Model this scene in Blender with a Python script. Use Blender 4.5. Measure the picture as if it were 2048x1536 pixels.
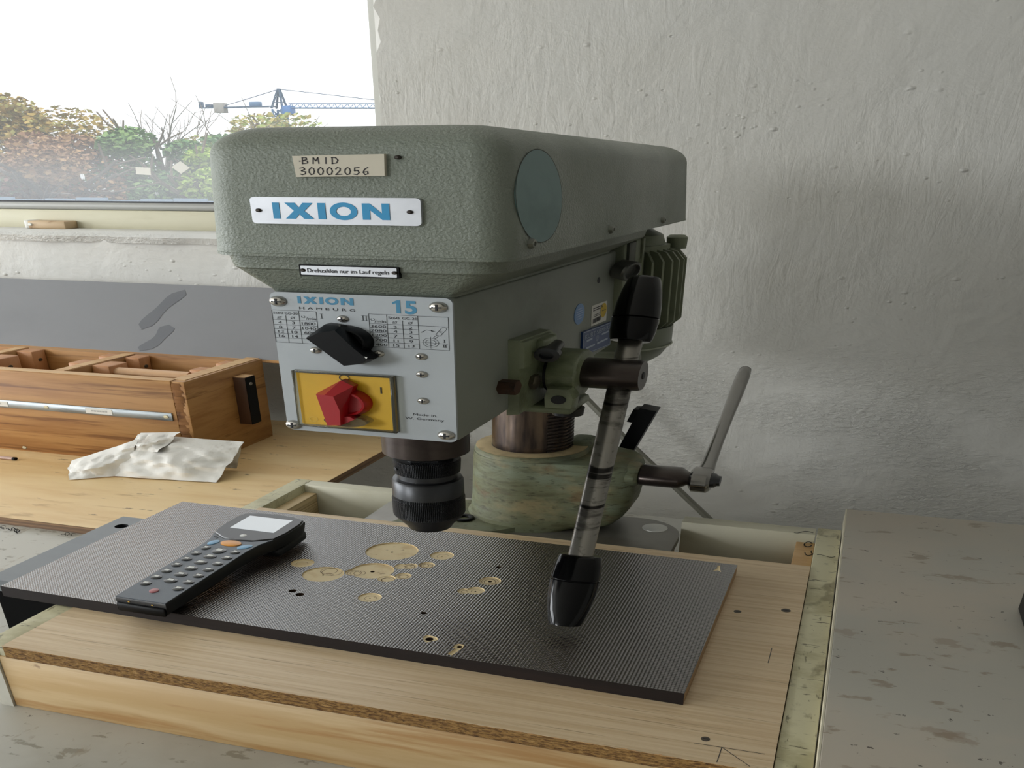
import bpy, bmesh, math, random
from mathutils import Vector, Matrix, noise as mnoise
R = random.Random(7)
for o in list(bpy.data.objects): bpy.data.objects.remove(o, do_unlink=True)
SC = bpy.context.scene
COL = SC.collection
pi = math.pi
# Measures below are bench measures in metres (x along the bench, y towards the wall, z up from the bench top);
# plan measures are built PX times and heights PZ times as large.
PX, PZ = 1.45, 1.45 / 2.08690884
def W(p): return Vector((p[0]*PX, p[1]*PX, p[2]*PZ))

# ------------------------------------------------------------------ camera
cam = bpy.data.cameras.new('camera'); co = bpy.data.objects.new('camera', cam); COL.objects.link(co)
co.location = W((0, 0, .585))
co.rotation_euler = (math.radians(90 - 36.63529), 0, math.radians(18.3633))
cam.sensor_fit = 'HORIZONTAL'; cam.sensor_width = 36; cam.lens = 1799.152/2048*36
cam.shift_x = 0; cam.shift_y = (1682.572 - 768)/2048
cam.clip_start = .02; cam.clip_end = 2000
SC.camera = co
# ------------------------------------------------------------------ exposure
SC.view_settings.view_transform = 'Standard'; SC.view_settings.look = 'None'
SC.view_settings.exposure = 0; SC.view_settings.gamma = 1; SC.view_settings.use_curve_mapping = False
# ------------------------------------------------------------------ sky
wd = bpy.data.worlds.new('overcast_sky'); SC.world = wd; wd.use_nodes = True
nt = wd.node_tree; nt.nodes.clear()
_o = nt.nodes.new('ShaderNodeOutputWorld'); _b = nt.nodes.new('ShaderNodeBackground')
_tc = nt.nodes.new('ShaderNodeTexCoord'); _mp = nt.nodes.new('ShaderNodeMapping'); _mp.inputs['Scale'].default_value = (1.2, 1.2, 5)
_n = nt.nodes.new('ShaderNodeTexNoise'); _n.inputs['Scale'].default_value = 1.6; _n.inputs['Detail'].default_value = 3
_cr = nt.nodes.new('ShaderNodeValToRGB')
_cr.color_ramp.elements[0].position = .35; _cr.color_ramp.elements[0].color = (.50, .52, .535, 1)
_cr.color_ramp.elements[1].position = .62; _cr.color_ramp.elements[1].color = (.93, .945, .96, 1)
nt.links.new(_tc.outputs['Generated'], _mp.inputs['Vector']); nt.links.new(_mp.outputs['Vector'], _n.inputs['Vector'])
nt.links.new(_n.outputs['Fac'], _cr.inputs['Fac']); nt.links.new(_cr.outputs['Color'], _b.inputs['Color'])
_b.inputs['Strength'].default_value = 2.2
nt.links.new(_b.outputs[0], _o.inputs[0])
# ------------------------------------------------------------------ daylight from the windows of the side wall
def area(name, loc, target, sx, sy, power, col):
    l = bpy.data.lights.new(name, 'AREA'); l.shape = 'RECTANGLE'; l.size = sx; l.size_y = sy; l.energy = power; l.color = col
    o = bpy.data.objects.new(name, l); COL.objects.link(o); o.location = W(loc)
    d = (W(target) - o.location); o.rotation_euler = d.to_track_quat('-Z', 'Y').to_euler()
    return o
area('side_window_daylight', (-2.62, .25, .85), (1, .25, .75), 1.5*PX, 1.2*PZ, 62, (.93, .97, 1.0))
area('far_window_daylight', (-2.62, -2.15, 1.1), (0, .6, .4), 1.0*PX, .9*PZ, 72, (.95, .98, 1.0))

# ------------------------------------------------------------------ materials
def s2l(c):
    if isinstance(c, str): c = [int(c[i:i+2], 16)/255 for i in (0, 2, 4)]
    return tuple((x/12.92 if x <= .04045 else ((x+.055)/1.055)**2.4) for x in c) + (1,)
class NT:
    def __init__(s, m): s.t = m.node_tree; s.n = s.t.nodes; s.l = s.t.links
    def new(s, k, **kw):
        n = s.n.new(k)
        for a, b in kw.items(): setattr(n, a, b)
        return n
    def link(s, a, b): s.l.new(a, b)
    def val(s, sock, v):
        if hasattr(v, 'is_output'): s.link(v, sock)
        else: sock.default_value = v
    def math(s, op, a, b=0.0, c=None):
        n = s.new('ShaderNodeMath', operation=op); s.val(n.inputs[0], a); s.val(n.inputs[1], b)
        if c is not None: s.val(n.inputs[2], c)
        return n.outputs[0]
    def coord(s):
        if not hasattr(s, '_c'):
            tc = s.new('ShaderNodeTexCoord'); mp = s.new('ShaderNodeMapping')
            mp.inputs['Scale'].default_value = (1/PX, 1/PX, 1/PZ); s.link(tc.outputs['Object'], mp.inputs['Vector']); s._c = mp.outputs['Vector']
        return s._c
    def scaled(s, sc, loc=(0, 0, 0)):
        mp = s.new('ShaderNodeMapping'); mp.inputs['Scale'].default_value = sc if hasattr(sc, '__len__') else (sc, sc, sc)
        mp.inputs['Location'].default_value = loc
        s.link(s.coord(), mp.inputs['Vector']); return mp.outputs['Vector']
    def noise(s, sc, detail=4, rough=.55, dist=0, loc=(0, 0, 0)):
        n = s.new('ShaderNodeTexNoise'); n.inputs['Scale'].default_value = 1; n.inputs['Detail'].default_value = detail
        n.inputs['Roughness'].default_value = rough; n.inputs['Distortion'].default_value = dist
        s.link(s.scaled(sc, loc), n.inputs['Vector']); return n.outputs['Fac']
    def ramp(s, f, lo, hi):
        n = s.new('ShaderNodeMapRange'); n.inputs['From Min'].default_value = lo; n.inputs['From Max'].default_value = hi
        n.interpolation_type = 'SMOOTHSTEP'; s.link(f, n.inputs['Value']); return n.outputs['Result']
    def mix(s, f, a, b):
        n = s.new('ShaderNodeMix', data_type='RGBA'); s.val(n.inputs[0], f); s.val(n.inputs[6], a); s.val(n.inputs[7], b); return n.outputs[2]
MATS = {}
def mat(name, col, rough=.5, metal=0, spec=.5, layers=(), bump=None, bumps=(), rvar=None, coat=0, seed=0, fn=None):
    """layers: (scale, colour, lo, hi, amount) noise-masked colours; bumps: (scale, strength, distance)"""
    if name in MATS: return MATS[name]
    m = bpy.data.materials.new(name); m.use_nodes = True; N = NT(m); b = N.n['Principled BSDF']
    c = s2l(col)
    k = 0
    for L in layers:
        k += 1
        f = N.ramp(N.noise(L[0], 5, .6, 0, (seed+k*3.7, k*1.3+seed, k*2.1)), L[2], L[3])
        if len(L) > 4: f = N.math('MULTIPLY', f, L[4])
        c = N.mix(f, c, s2l(L[1]))
    N.val(b.inputs['Base Color'], c)
    b.inputs['Metallic'].default_value = metal; b.inputs['Roughness'].default_value = rough
    b.inputs['Specular IOR Level'].default_value = spec
    if coat: b.inputs['Coat Weight'].default_value = coat; b.inputs['Coat Roughness'].default_value = .15
    if rvar:
        f = N.ramp(N.noise(rvar[0], 4), .3, .7); n = N.new('ShaderNodeMapRange'); N.link(f, n.inputs['Value'])
        n.inputs['To Min'].default_value = rvar[1]; n.inputs['To Max'].default_value = rvar[2]; N.link(n.outputs[0], b.inputs['Roughness'])
    prev = None
    for i, B in enumerate(bumps if bumps else ([bump] if bump else [])):
        bn = N.new('ShaderNodeBump'); bn.inputs['Strength'].default_value = B[1]; bn.inputs['Distance'].default_value = B[2]
        h = B[0](N) if callable(B[0]) else N.noise(B[0], 3, .5, 0, (i*5+seed, 0, 0))
        N.link(h, bn.inputs['Height'])
        if prev: N.link(prev, bn.inputs['Normal'])
        prev = bn.outputs[0]
    if prev:
        N.link(prev, b.inputs['Normal'])
        if coat: N.link(prev, b.inputs['Coat Normal'])
    if fn: fn(N, b)
    MATS[name] = m; return m

def h_lattice(p, soft=0):
    def f(N):
        sx = N.new('ShaderNodeSeparateXYZ'); N.link(N.coord(), sx.inputs[0])
        a = N.math('SINE', N.math('MULTIPLY', N.math('ADD', sx.outputs[0], sx.outputs[1]), 2*pi/p*.72))
        b = N.math('SINE', N.math('MULTIPLY', N.math('SUBTRACT', sx.outputs[0], sx.outputs[1]), 2*pi/p*.72))
        return N.math('MULTIPLY', a, b)
    return f
def h_plaster(N):
    def vor(sc, lo, hi, loc=(0, 0, 0)):
        v = N.new('ShaderNodeTexVoronoi'); v.inputs['Scale'].default_value = 1; N.link(N.scaled(sc, loc), v.inputs['Vector']); return N.ramp(v.outputs['Distance'], hi, lo)
    mul = lambda a, b: N.math('MULTIPLY', a, b)
    add = lambda a, b: N.math('ADD', a, b)
    h = mul(N.noise((9, 9, 6), 5, .6, .4), .55)
    h = add(h, mul(mul(N.noise((70, 70, 12), 4, .65, .6), N.ramp(N.noise((4, 4, 4), 2), .35, .65)), .20))      # brush strokes
    h = add(h, mul(N.noise((55, 55, 45), 4, .6, .3), .10))
    h = add(h, mul(mul(vor((30, 30, 34), .0, .16), N.ramp(N.noise((6, 6, 8), 3, .6), .46, .60)), .22))          # grit under the paint
    h = add(h, mul(mul(vor((62, 62, 62), .0, .2, (4, 4, 4)), N.ramp(N.noise((5, 5, 6), 3, .6, 0, (7, 7, 7)), .52, .62)), .12))
    h = add(h, mul(mul(vor((38, 38, 40), .0, .10, (9, 2, 5)), N.ramp(N.noise((8, 8, 8), 3, .6, 0, (2, 5, 1)), .56, .62)), -.20))   # pits
    sx = N.new('ShaderNodeSeparateXYZ'); N.link(N.coord(), sx.inputs[0])
    low = mul(N.ramp(sx.outputs[2], 1.2, .95), N.ramp(N.noise((5, 5, 7), 3, .6, 0, (3, 3, 3)), .40, .6))
    return add(h, mul(mul(N.noise((95, 95, 150), 4, .7, .4), low), .5))                                        # flaking near the bench
def h_knurl(N):
    sx = N.new('ShaderNodeSeparateXYZ'); N.link(N.coord(), sx.inputs[0])
    a = N.math('ARCTAN2', sx.outputs[0], sx.outputs[1])
    u = N.math('MULTIPLY', a, 60.0); v = N.math('MULTIPLY', sx.outputs[2], 2600.0)
    return N.math('MULTIPLY', N.math('SINE', N.math('ADD', u, v)), N.math('SINE', N.math('SUBTRACT', u, v)))

PLASTER = mat('white_wall_plaster', 'c6c5c0', .5, 0, .4, layers=[((1.2, 1.2, 1.5), 'c4c1b8', .4, .7, .6), ((9, 9, 4), 'bdb9af', .62, .75, .25)], bumps=[(h_plaster, .75, .011)])
FLOORM = mat('grey_floor', '98948c', .6, layers=[((2, 2, 2), '88847b', .4, .7)])
WALL2 = mat('white_room_paint', 'e2e1dc', .8)
CEILM = mat('white_ceiling', 'e8e7e2', .9)
HAMMER = mat('hammered_green_paint', '7e857a', .42, 0, .55, layers=[((7, 7, 9), '6a7062', .5, .75, .6), ((2.5, 2.5, 4), '8a8d7c', .5, .7, .5), ((16, 16, 30), '4b4e48', .68, .76, .55)],
             bumps=[((560, 560, 560), .6, .0018)], rvar=((8, 8, 8), .33, .55))
HAMSIDE = mat('green_paint_smooth', '878c82', .45, 0, .5, layers=[((6, 6, 9), '666a5c', .5, .75, .6), ((14, 14, 26), '55564c', .66, .78, .5)], bumps=[((260, 260, 260), .15, .001)])
CASTG = mat('worn_green_casting', '77806a', .55, 0, .4, layers=[((12, 12, 20), '666749', .38, .62, .9), ((40, 40, 130), '4a472f', .46, .66, .6), ((14, 14, 18), '9c8b64', .56, .72, .6), ((110, 110, 260), '33301f', .55, .68, .6), ((20, 20, 24), '6a4a2c', .60, .70, .5)],
            bumps=[((120, 120, 120), .35, .0015)])
BRACKET = mat('dark_green_bracket', '7f8769', .38, 0, .6, layers=[((22, 22, 30), '45492f', .45, .68, .6)], bumps=[((240, 240, 240), .5, .0012)])
TEAL = mat('teal_disc_film', '698584', .45, layers=[((12, 12, 16), '4f6a69', .45, .7, .7)], bumps=[((400, 400, 400), .1, .0005)])
ALU = mat('brushed_aluminium', 'c9ccd2', .42, .45, .5, layers=[((30, 30, 40), 'b4b7bd', .5, .75, .5)], bumps=[((20, 20, 12), .2, .002)])
PLATEM = mat('control_panel_sheet', 'acb2b6', .5, .15, .4, layers=[((12, 12, 14), 'a0a6aa', .5, .75, .6)])
BLUEINK = mat('blue_print', '1f93c8', .5); BLUE2 = mat('dull_blue_print', '3a86ab', .5); BLACKINK = mat('black_print', '15171c', .6)
STEEL = mat('bright_steel', 'b8b4ac', .28, 1, .5, layers=[((60, 60, 60), '8c8880', .5, .7, .5)])
DARKSTEEL = mat('black_oxide_steel', '424345', .36, .8, .5, layers=[((30, 30, 30), '4e4f50', .5, .7, .5)])
KNURL = mat('knurled_black_steel', '38393b', .36, .8, .5, bumps=[(h_knurl, .9, .0010)])
BROWNSTEEL = mat('browned_steel', '4a423e', .3, .75, .5, layers=[((18, 40, 40), '33292a', .45, .7, .7)])
COLSTEEL = mat('blued_column_steel', '7a6a5c', .24, .9, .5, layers=[((45, 45, 5), '3a3436', .42, .6, .9), ((70, 70, 7), 'a08466', .58, .72, .8), ((25, 25, 9), '201f22', .55, .75, .7)])
RODSTEEL = mat('worn_bar_steel', '9a968f', .3, .9, .5, layers=[((25, 25, 60), '55524e', .48, .6, .8), ((5, 5, 60), '1f1d1c', .56, .62, .95), ((160, 160, 160), '4a4744', .55, .7, .6)])
CHROME = mat('chromed_tool_steel', '8e8c88', .18, 1, .5, layers=[((18, 18, 20), '6e6c68', .5, .7, .6)])
BLACKPL = mat('black_plastic', '08090b', .42, 0, .15)
BLACKGRIP = mat('black_glossy_grip', '050506', .14, 0, .22)
REDPL = mat('red_plastic', 'a5121c', .32, 0, .5)
YELLOW = mat('yellow_plate', 'd8ab14', .45, layers=[((30, 30, 30), 'caa01a', .5, .8, .5)])
def _clear(N, b):
    b.inputs['Transmission Weight'].default_value = .92; b.inputs['IOR'].default_value = 1.25
CLEARPL = mat('clear_plastic', 'd9d8c8', .12, 0, .5, fn=_clear)
TAPE = mat('cream_tape', 'cdc6b4', .6)
WHITEST = mat('white_sticker', 'd8d6cf', .5); BLUEST = mat('pale_blue_sticker', '7d9fd0', .5); YELST = mat('yellow_sticker', 'cfae1e', .5)
NAVY = mat('navy_enamel', '1d3f78', .35)
RUST = mat('rusty_bolt', '4c3324', .7, .3, layers=[((80, 80, 80), '33241b', .45, .65)])
def wood(name, c1, c2, c3, sc=(4, 70, 70), rough=.5, extra=(), bump=.15, spec=.4):
    return mat(name, c1, rough, 0, spec, layers=[(sc, c2, .38, .66, .9), ((sc[0]*2.2, sc[1]*3, sc[2]*3), c3, .6, .74, .6)] + list(extra), bumps=[((sc[0]*2, sc[1]*2.5, sc[2]*2.5), bump, .001)])
OAKV = wood('light_oak_veneer', 'dcc5a2', 'cdb18a', '95774f', (7, 330, 330), .48, [((5, 5, 5), 'bfa37c', .55, .75, .5), ((16, 900, 900), '8f7350', .60, .70, .7)])
PLYTOP = wood('birch_plywood_face', 'e8cb98', 'dcb880', 'c49d66', (5, 26, 26), .42, [((9, 30, 20), 'b08a58', .60, .68, .6), ((40, 110, 60), '6f5236', .66, .70, .8)], .08)
PLYEDGE = mat('plywood_edge', '8f6d4c', .6, layers=[((2, 2, 420), '5f452f', .42, .58, .9), ((20, 20, 60), '9c7a58', .55, .75, .5)])
PLYEDGE2 = mat('pale_plywood_edge', 'd3b98c', .6, layers=[((2, 2, 420), '9b7f58', .45, .58, .8)])
CHIP = mat('chipboard_core', 'a07a45', .85, layers=[((160, 160, 420), '6b4a27', .45, .6, .9), ((300, 300, 700), '3a2714', .56, .66, .9), ((120, 120, 300), 'c39b62', .58, .7, .8)], bumps=[((250, 250, 500), .8, .003)])
PINE = wood('pine_plank', 'd3b88c', 'c1a06f', 'ab8352', (4, 12, 30), .5, [((4, 8, 40), 'ad7d44', .52, .66, .7), ((30, 60, 60), '7f5a34', .66, .70, .7)], .06)
CREAMP = mat('cream_worn_laminate', 'cdc7a4', .45, layers=[((20, 30, 16), 'aaa27a', .46, .64, .8), ((40, 26, 30), '7a7150', .58, .68, .7), ((70, 300, 60), '4d4630', .62, .68, .8), ((300, 60, 60), '5a5236', .63, .68, .7)])
WHITEP = mat('white_worn_laminate', 'c9c6ba', .5, layers=[((12, 12, 16), 'b2ad9c', .5, .7, .7)])
GREYLAM = mat('worn_grey_laminate', 'bdbbb2', .42, 0, .4, layers=[((7, 9, 7), 'aba89d', .42, .66, .8), ((45, 90, 30), '857f70', .60, .66, .7), ((60, 26, 20), '9a8f7e', .62, .68, .6), ((130, 160, 110), '3c3833', .68, .71, .9)])
GREYLAM2 = mat('beige_grey_laminate', 'b3aa9b', .42, 0, .4, layers=[((6, 6, 4), 'a9a69b', .4, .62, .9), ((30, 60, 20), '857662', .60, .66, .7), ((22, 34, 20), '8a7763', .63, .68, .5), ((120, 160, 100), '3b342c', .67, .70, .9)])
TBWOOD = wood('toolbox_plywood', 'b48650', '9c6c3a', '764c26', (5, 9, 50), .5, [((4, 6, 70), '6e431c', .56, .68, .8)], .1)
TBLIGHT = wood('toolbox_edge_wood', 'd2ad7c', 'c0935e', 'a97b49', (8, 60, 60), .55)
TBBLOCK = wood('beech_block', 'c08a5c', 'b07a4b', '9a673b', (30, 30, 8), .5)
TBRAW = mat('broken_wood', '8a5e33', .8, layers=[((60, 60, 20), '4f3019', .45, .6, .9)])
HANDLEW = wood('dark_brown_handle', '5b4132', '49332a', '3a2820', (50, 50, 8), .5)
ZINC = mat('galvanised_strip', '9aa0a3', .42, .8, .5, layers=[((14, 14, 40), '7b8083', .45, .65, .8)])
LIDM = mat('dusty_grey_panel', '7f8083', .6, 0, .4, layers=[((3, 3, 4), '77787b', .4, .7, .8), ((60, 60, 60), '8d8e90', .7, .78, .6)])
LIDMARK = mat('wiped_grey_panel', '63656a', .6)
TOWEL = mat('paper_towel', 'e9e7e2', .85, 0, .2, layers=[((22, 22, 22), 'a59c90', .60, .74, .7), ((90, 90, 90), '6b655c', .7, .78, .5)], bumps=[(h_lattice(.005), .07, .0005), ((60, 60, 60), .4, .003)])
def _film(N, b):                                    # glints on the raised weave, painted in as a paler colour
    h = N.ramp(h_lattice(.0031)(N), .25, .8); w = N.ramp(N.noise((14, 14, 14), 3), .3, .65)
    c = b.inputs['Base Color'].links[0].from_socket
    N.link(N.mix(N.math('MULTIPLY', N.math('MULTIPLY', h, w), .75), c, s2l('7d716c')), b.inputs['Base Color'])
    b.inputs['Coat IOR'].default_value = 2.1; b.inputs['Coat Roughness'].default_value = .22
DARKFILM = mat('brown_phenolic_film', '241c1a', .26, 0, .8, layers=[((9, 9, 9), '352c29', .45, .7, .6)], bumps=[(h_lattice(.0031), .34, .0010)], coat=1, fn=_film)
DARKEDGE = mat('dark_edge_sealer', '1d1513', .6, 0, .3, layers=[((4, 4, 60), '2c201b', .5, .7, .7)])
RAWPLY = mat('routed_plywood', 'ead6ab', .65, layers=[((60, 60, 60), 'd0b07a', .5, .7, .6), ((160, 160, 160), '9a7850', .62, .70, .6)])
RAWRING = mat('scorched_ring', '6e4f30', .7)
STEELPL = mat('dark_grey_steel_plate', '777c80', .45, .1, .5, layers=[((8, 60, 20), '72777c', .5, .7, .6), ((30, 8, 20), '4c5054', .6, .7, .6)])
MPLATE = mat('grey_machine_plate', '8a8780', .42, .5, .5, layers=[((12, 12, 12), '6b665e', .45, .7, .7)])
CABLEM = mat('grey_cable', '76756a', .5)
MOTORG = mat('motor_green', '80866f', .5, 0, .4, layers=[((20, 20, 20), '4f5342', .5, .7, .6)])
SHELLG = mat('scanner_grey', '6a7078', .5, .2, .4, bumps=[((900, 900, 900), .15, .0004)])
SHELLB = mat('scanner_black', '131416', .38, 0, .5)
SCREEN = mat('scanner_screen', 'dde3ea', .05, 0, .8)  # pale base colour paints in the sky's reflection on the display
ORANGE = mat('orange_key', 'e0952a', .35); SKYKEY = mat('blue_key', '6fa3c8', .35); KEYGREY = mat('grey_key', '2f3132', .25)
KEYINK = mat('white_key_print', 'd5d6d2', .4); REDKEY = mat('red_key', 'b06a6e', .35); BRASS = mat('brass_contact', 'c9a85a', .3, 1)
ALUFR = mat('grey_window_sash', '9b9b97', .4, .1); CREAMFR = mat('cream_window_frame', 'cbc6ae', .55, layers=[((6, 6, 20), 'b5ae92', .5, .75, .6)])
SWARF = mat('black_swarf', '191817', .35, .6)
GLASSM = bpy.data.materials.new('dusty_window_glass'); GLASSM.use_nodes = True
def _glass():
    N = NT(GLASSM); N.n.clear(); out = N.new('ShaderNodeOutputMaterial')
    tr = N.new('ShaderNodeBsdfTransparent'); gl = N.new('ShaderNodeBsdfGlossy'); gl.inputs['Roughness'].default_value = .02
    dirt = N.new('ShaderNodeBsdfTranslucent'); dirt.inputs['Color'].default_value = (.95, .97, 1, 1)
    m1 = N.new('ShaderNodeMixShader'); m2 = N.new('ShaderNodeMixShader')
    # rain streaks and specks of dried dirt, denser towards the bottom of the pane
    v = N.new('ShaderNodeTexVoronoi'); v.inputs['Scale'].default_value = 1; N.link(N.scaled((46, 1, 15)), v.inputs['Vector'])
    sp = N.ramp(v.outputs['Distance'], .13, .07)
    pk = N.ramp(N.noise((16, 1, 9), 2), .50, .58)
    sx = N.new('ShaderNodeSeparateXYZ'); N.link(N.coord(), sx.inputs[0])
    low = N.ramp(sx.outputs[2], .26, .12)
    d = N.math('MULTIPLY', N.math('MULTIPLY', N.math('MULTIPLY', sp, pk), low), .6)
    d = N.math('ADD', d, N.math('MULTIPLY', low, .14)); d = N.math('ADD', d, .08)  # the even veil across the pane also imitates outdoor haze
    N.link(d, m1.inputs[0]); N.link(tr.outputs[0], m1.inputs[1]); N.link(dirt.outputs[0], m1.inputs[2])
    m2.inputs[0].default_value = .0008; N.link(m1.outputs[0], m2.inputs[1]); N.link(gl.outputs[0], m2.inputs[2]); N.link(m2.outputs[0], out.inputs[0])
_glass()

# ------------------------------------------------------------------ geometry helpers
class G:
    def __init__(s): s.v = []; s.f = []; s.m = []; s.s = []
    def add(s, v, f, m=0, smooth=False):
        b = len(s.v); s.v += [Vector(p) for p in v]
        for q in f: s.f.append([i+b for i in q]); s.m.append(m); s.s.append(smooth)
        return s
    def xf(s, fn): s.v = [Vector(fn(p)) for p in s.v]; return s
    def join(s, g, dm=0):
        b = len(s.v); s.v += g.v
        for q, m, sm in zip(g.f, g.m, g.s): s.f.append([i+b for i in q]); s.m.append(m+dm); s.s.append(sm)
        return s
    def box(s, x0, x1, y0, y1, z0, z1, bev=0, seg=2, m=0):
        bm = bmesh.new(); bmesh.ops.create_cube(bm, size=1)
        for v in bm.verts: v.co = Vector(((x0+x1)/2+v.co.x*(x1-x0), (y0+y1)/2+v.co.y*(y1-y0), (z0+z1)/2+v.co.z*(z1-z0)))
        if bev: bmesh.ops.bevel(bm, geom=list(bm.edges), offset=bev, segments=seg, affect='EDGES', profile=.5)
        bm.verts.index_update()
        s.add([v.co.copy() for v in bm.verts], [[v.index for v in f.verts] for f in bm.faces], m, bool(bev)); bm.free(); return s
    def lathe(s, o, ax, prof, n=32, m=0, smooth=True, cap=True, a0=0, ref=None):
        ax = Vector(ax).normalized(); o = Vector(o)
        u = Vector(ref) if ref else (Vector((1, 0, 0)) if abs(ax.x) < .9 else Vector((0, 1, 0)))
        u = (u - ax*u.dot(ax)).normalized(); w = ax.cross(u)
        vs = []
        for t, r in prof:
            for k in range(n):
                a = a0+2*pi*k/n; vs.append(o+ax*t+(u*math.cos(a)+w*math.sin(a))*r)
        fs = []
        for j in range(len(prof)-1):
            for k in range(n): fs.append([j*n+k, j*n+(k+1) % n, (j+1)*n+(k+1) % n, (j+1)*n+k])
        s.add(vs, fs, m, smooth)
        if cap:
            b = len(s.v)-len(vs)
            s.f.append([b+k for k in range(n)][::-1]); s.m.append(m); s.s.append(False)
            e = b+(len(prof)-1)*n; s.f.append([e+k for k in range(n)]); s.m.append(m); s.s.append(False)
        return s
    def tube(s, pts, r, n=10, m=0):
        pts = [Vector(p) for p in pts]; N = len(pts); rr = r if hasattr(r, '__len__') else [r]*N
        vs = []; up = None
        for i, p in enumerate(pts):
            t = (pts[min(i+1, N-1)]-pts[max(i-1, 0)]).normalized()
            if up is None: up = Vector((0, 0, 1)) if abs(t.z) < .9 else Vector((1, 0, 0))
            u = (up-t*up.dot(t)).normalized(); w = t.cross(u); up = u
            for k in range(n): a = 2*pi*k/n; vs.append(p+(u*math.cos(a)+w*math.sin(a))*rr[i])
        fs = [[j*n+k, j*n+(k+1) % n, (j+1)*n+(k+1) % n, (j+1)*n+k] for j in range(N-1) for k in range(n)]
        fs += [list(range(n))[::-1], [(N-1)*n+k for k in range(n)]]
        return s.add(vs, fs, m, True)
    def prism(s, poly, o, u, v, w, d, m=0, inset=0, top=None, smooth=False):
        """polygon in the u,v plane at o, pushed by d along w; top = scale of the far end"""
        o, u, v, w = map(Vector, (o, u, v, w)); n = len(poly)
        cx = sum(p[0] for p in poly)/n; cy = sum(p[1] for p in poly)/n; k = top or 1
        a = [o+u*p[0]+v*p[1] for p in poly]; b = [o+u*(cx+(p[0]-cx)*k)+v*(cy+(p[1]-cy)*k)+w*d for p in poly]
        fs = [[i, (i+1) % n, n+(i+1) % n, n+i] for i in range(n)]
        s.add(a+b, fs, m, smooth); B = len(s.v)-2*n
        s.f += [[B+i for i in range(n)][::-1], [B+n+i for i in range(n)]]; s.m += [m, m]; s.s += [False, False]
        return s
    def loft(s, rings, m=0, smooth=True, cap=True):
        n = len(rings[0]); vs = [p for r in rings for p in r]
        fs = [[j*n+k, j*n+(k+1) % n, (j+1)*n+(k+1) % n, (j+1)*n+k] for j in range(len(rings)-1) for k in range(n)]
        if cap: fs += [list(range(n))[::-1], [(len(rings)-1)*n+k for k in range(n)]]
        return s.add(vs, fs, m, smooth)
    def grid(s, P, m=0, smooth=True):
        a = len(P); b = len(P[0])
        return s.add([p for r in P for p in r], [[i*b+j, i*b+j+1, (i+1)*b+j+1, (i+1)*b+j] for i in range(a-1) for j in range(b-1)], m, smooth)
def mesh_from(name, g, mats, org, T=None, fixn=True):
    me = bpy.data.meshes.new(name); o = W(org)
    me.from_pydata([W(T(p) if T else p)-o for p in g.v], [], g.f)
    for mm in (mats if isinstance(mats, (list, tuple)) else [mats]): me.materials.append(mm)
    for p, mi, sm in zip(me.polygons, g.m, g.s): p.material_index = mi; p.use_smooth = sm
    if fixn:
        bm = bmesh.new(); bm.from_mesh(me); bmesh.ops.recalc_face_normals(bm, faces=bm.faces); bm.to_mesh(me); bm.free()
    me.update()
    try: me.set_sharp_from_angle(angle=math.radians(38))
    except Exception: pass
    return me
ORG = {}
def obj(name, g, mats, parent=None, org=None, T=None, fixn=True, **props):
    """one mesh object; a part sits at its parent's origin"""
    if parent is not None: o0 = ORG[parent.name]
    elif org is not None: o0 = Vector(org)
    else:
        vs = [T(p) if T else p for p in g.v]
        o0 = Vector(((min(p[0] for p in vs)+max(p[0] for p in vs))/2, (min(p[1] for p in vs)+max(p[1] for p in vs))/2, min(p[2] for p in vs)))
    o = bpy.data.objects.new(name, mesh_from(name, g, mats, o0, T, fixn)); COL.objects.link(o)
    if parent is not None: o.parent = parent
    else: o.location = W(o0)
    ORG[o.name] = o0
    for k, v in props.items(): o[k] = v
    return o
def thing(name, org, label=None, category=None, group=None, kind=None):
    o = bpy.data.objects.new(name, None); COL.objects.link(o); o.empty_display_size = .02
    o.location = W(org); ORG[o.name] = Vector(org)
    tag(o, label, category, group, kind); return o
def tag(o, label=None, category=None, group=None, kind=None):
    for k, v in (('label', label), ('category', category), ('group', group), ('kind', kind)):
        if v: o[k] = v
    return o
def inst(name, me, parent, at):
    """a further copy of a small piece that shares its mesh (mesh built about its own origin)"""
    o = bpy.data.objects.new(name, me); COL.objects.link(o); o.parent = parent; o.location = W(at)-W(ORG[parent.name]); ORG[o.name] = Vector(at); return o
def rr(x0, x1, y0, y1, rad, z, n=6):
    """rounded rectangle ring; rad = radii at (x0,y0),(x1,y0),(x1,y1),(x0,y1)"""
    if not hasattr(rad, '__len__'): rad = [rad]*4
    out = []
    for (cx, cy, sx, sy, a0), r in zip(((x0, y0, 1, 1, pi), (x1, y0, -1, 1, 1.5*pi), (x1, y1, -1, -1, 0), (x0, y1, 1, -1, .5*pi)), rad):
        for k in range(n+1):
            a = a0+k/n*pi/2; out.append(Vector((cx+sx*r+r*math.cos(a), cy+sy*r+r*math.sin(a), z)))
    return out
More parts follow.
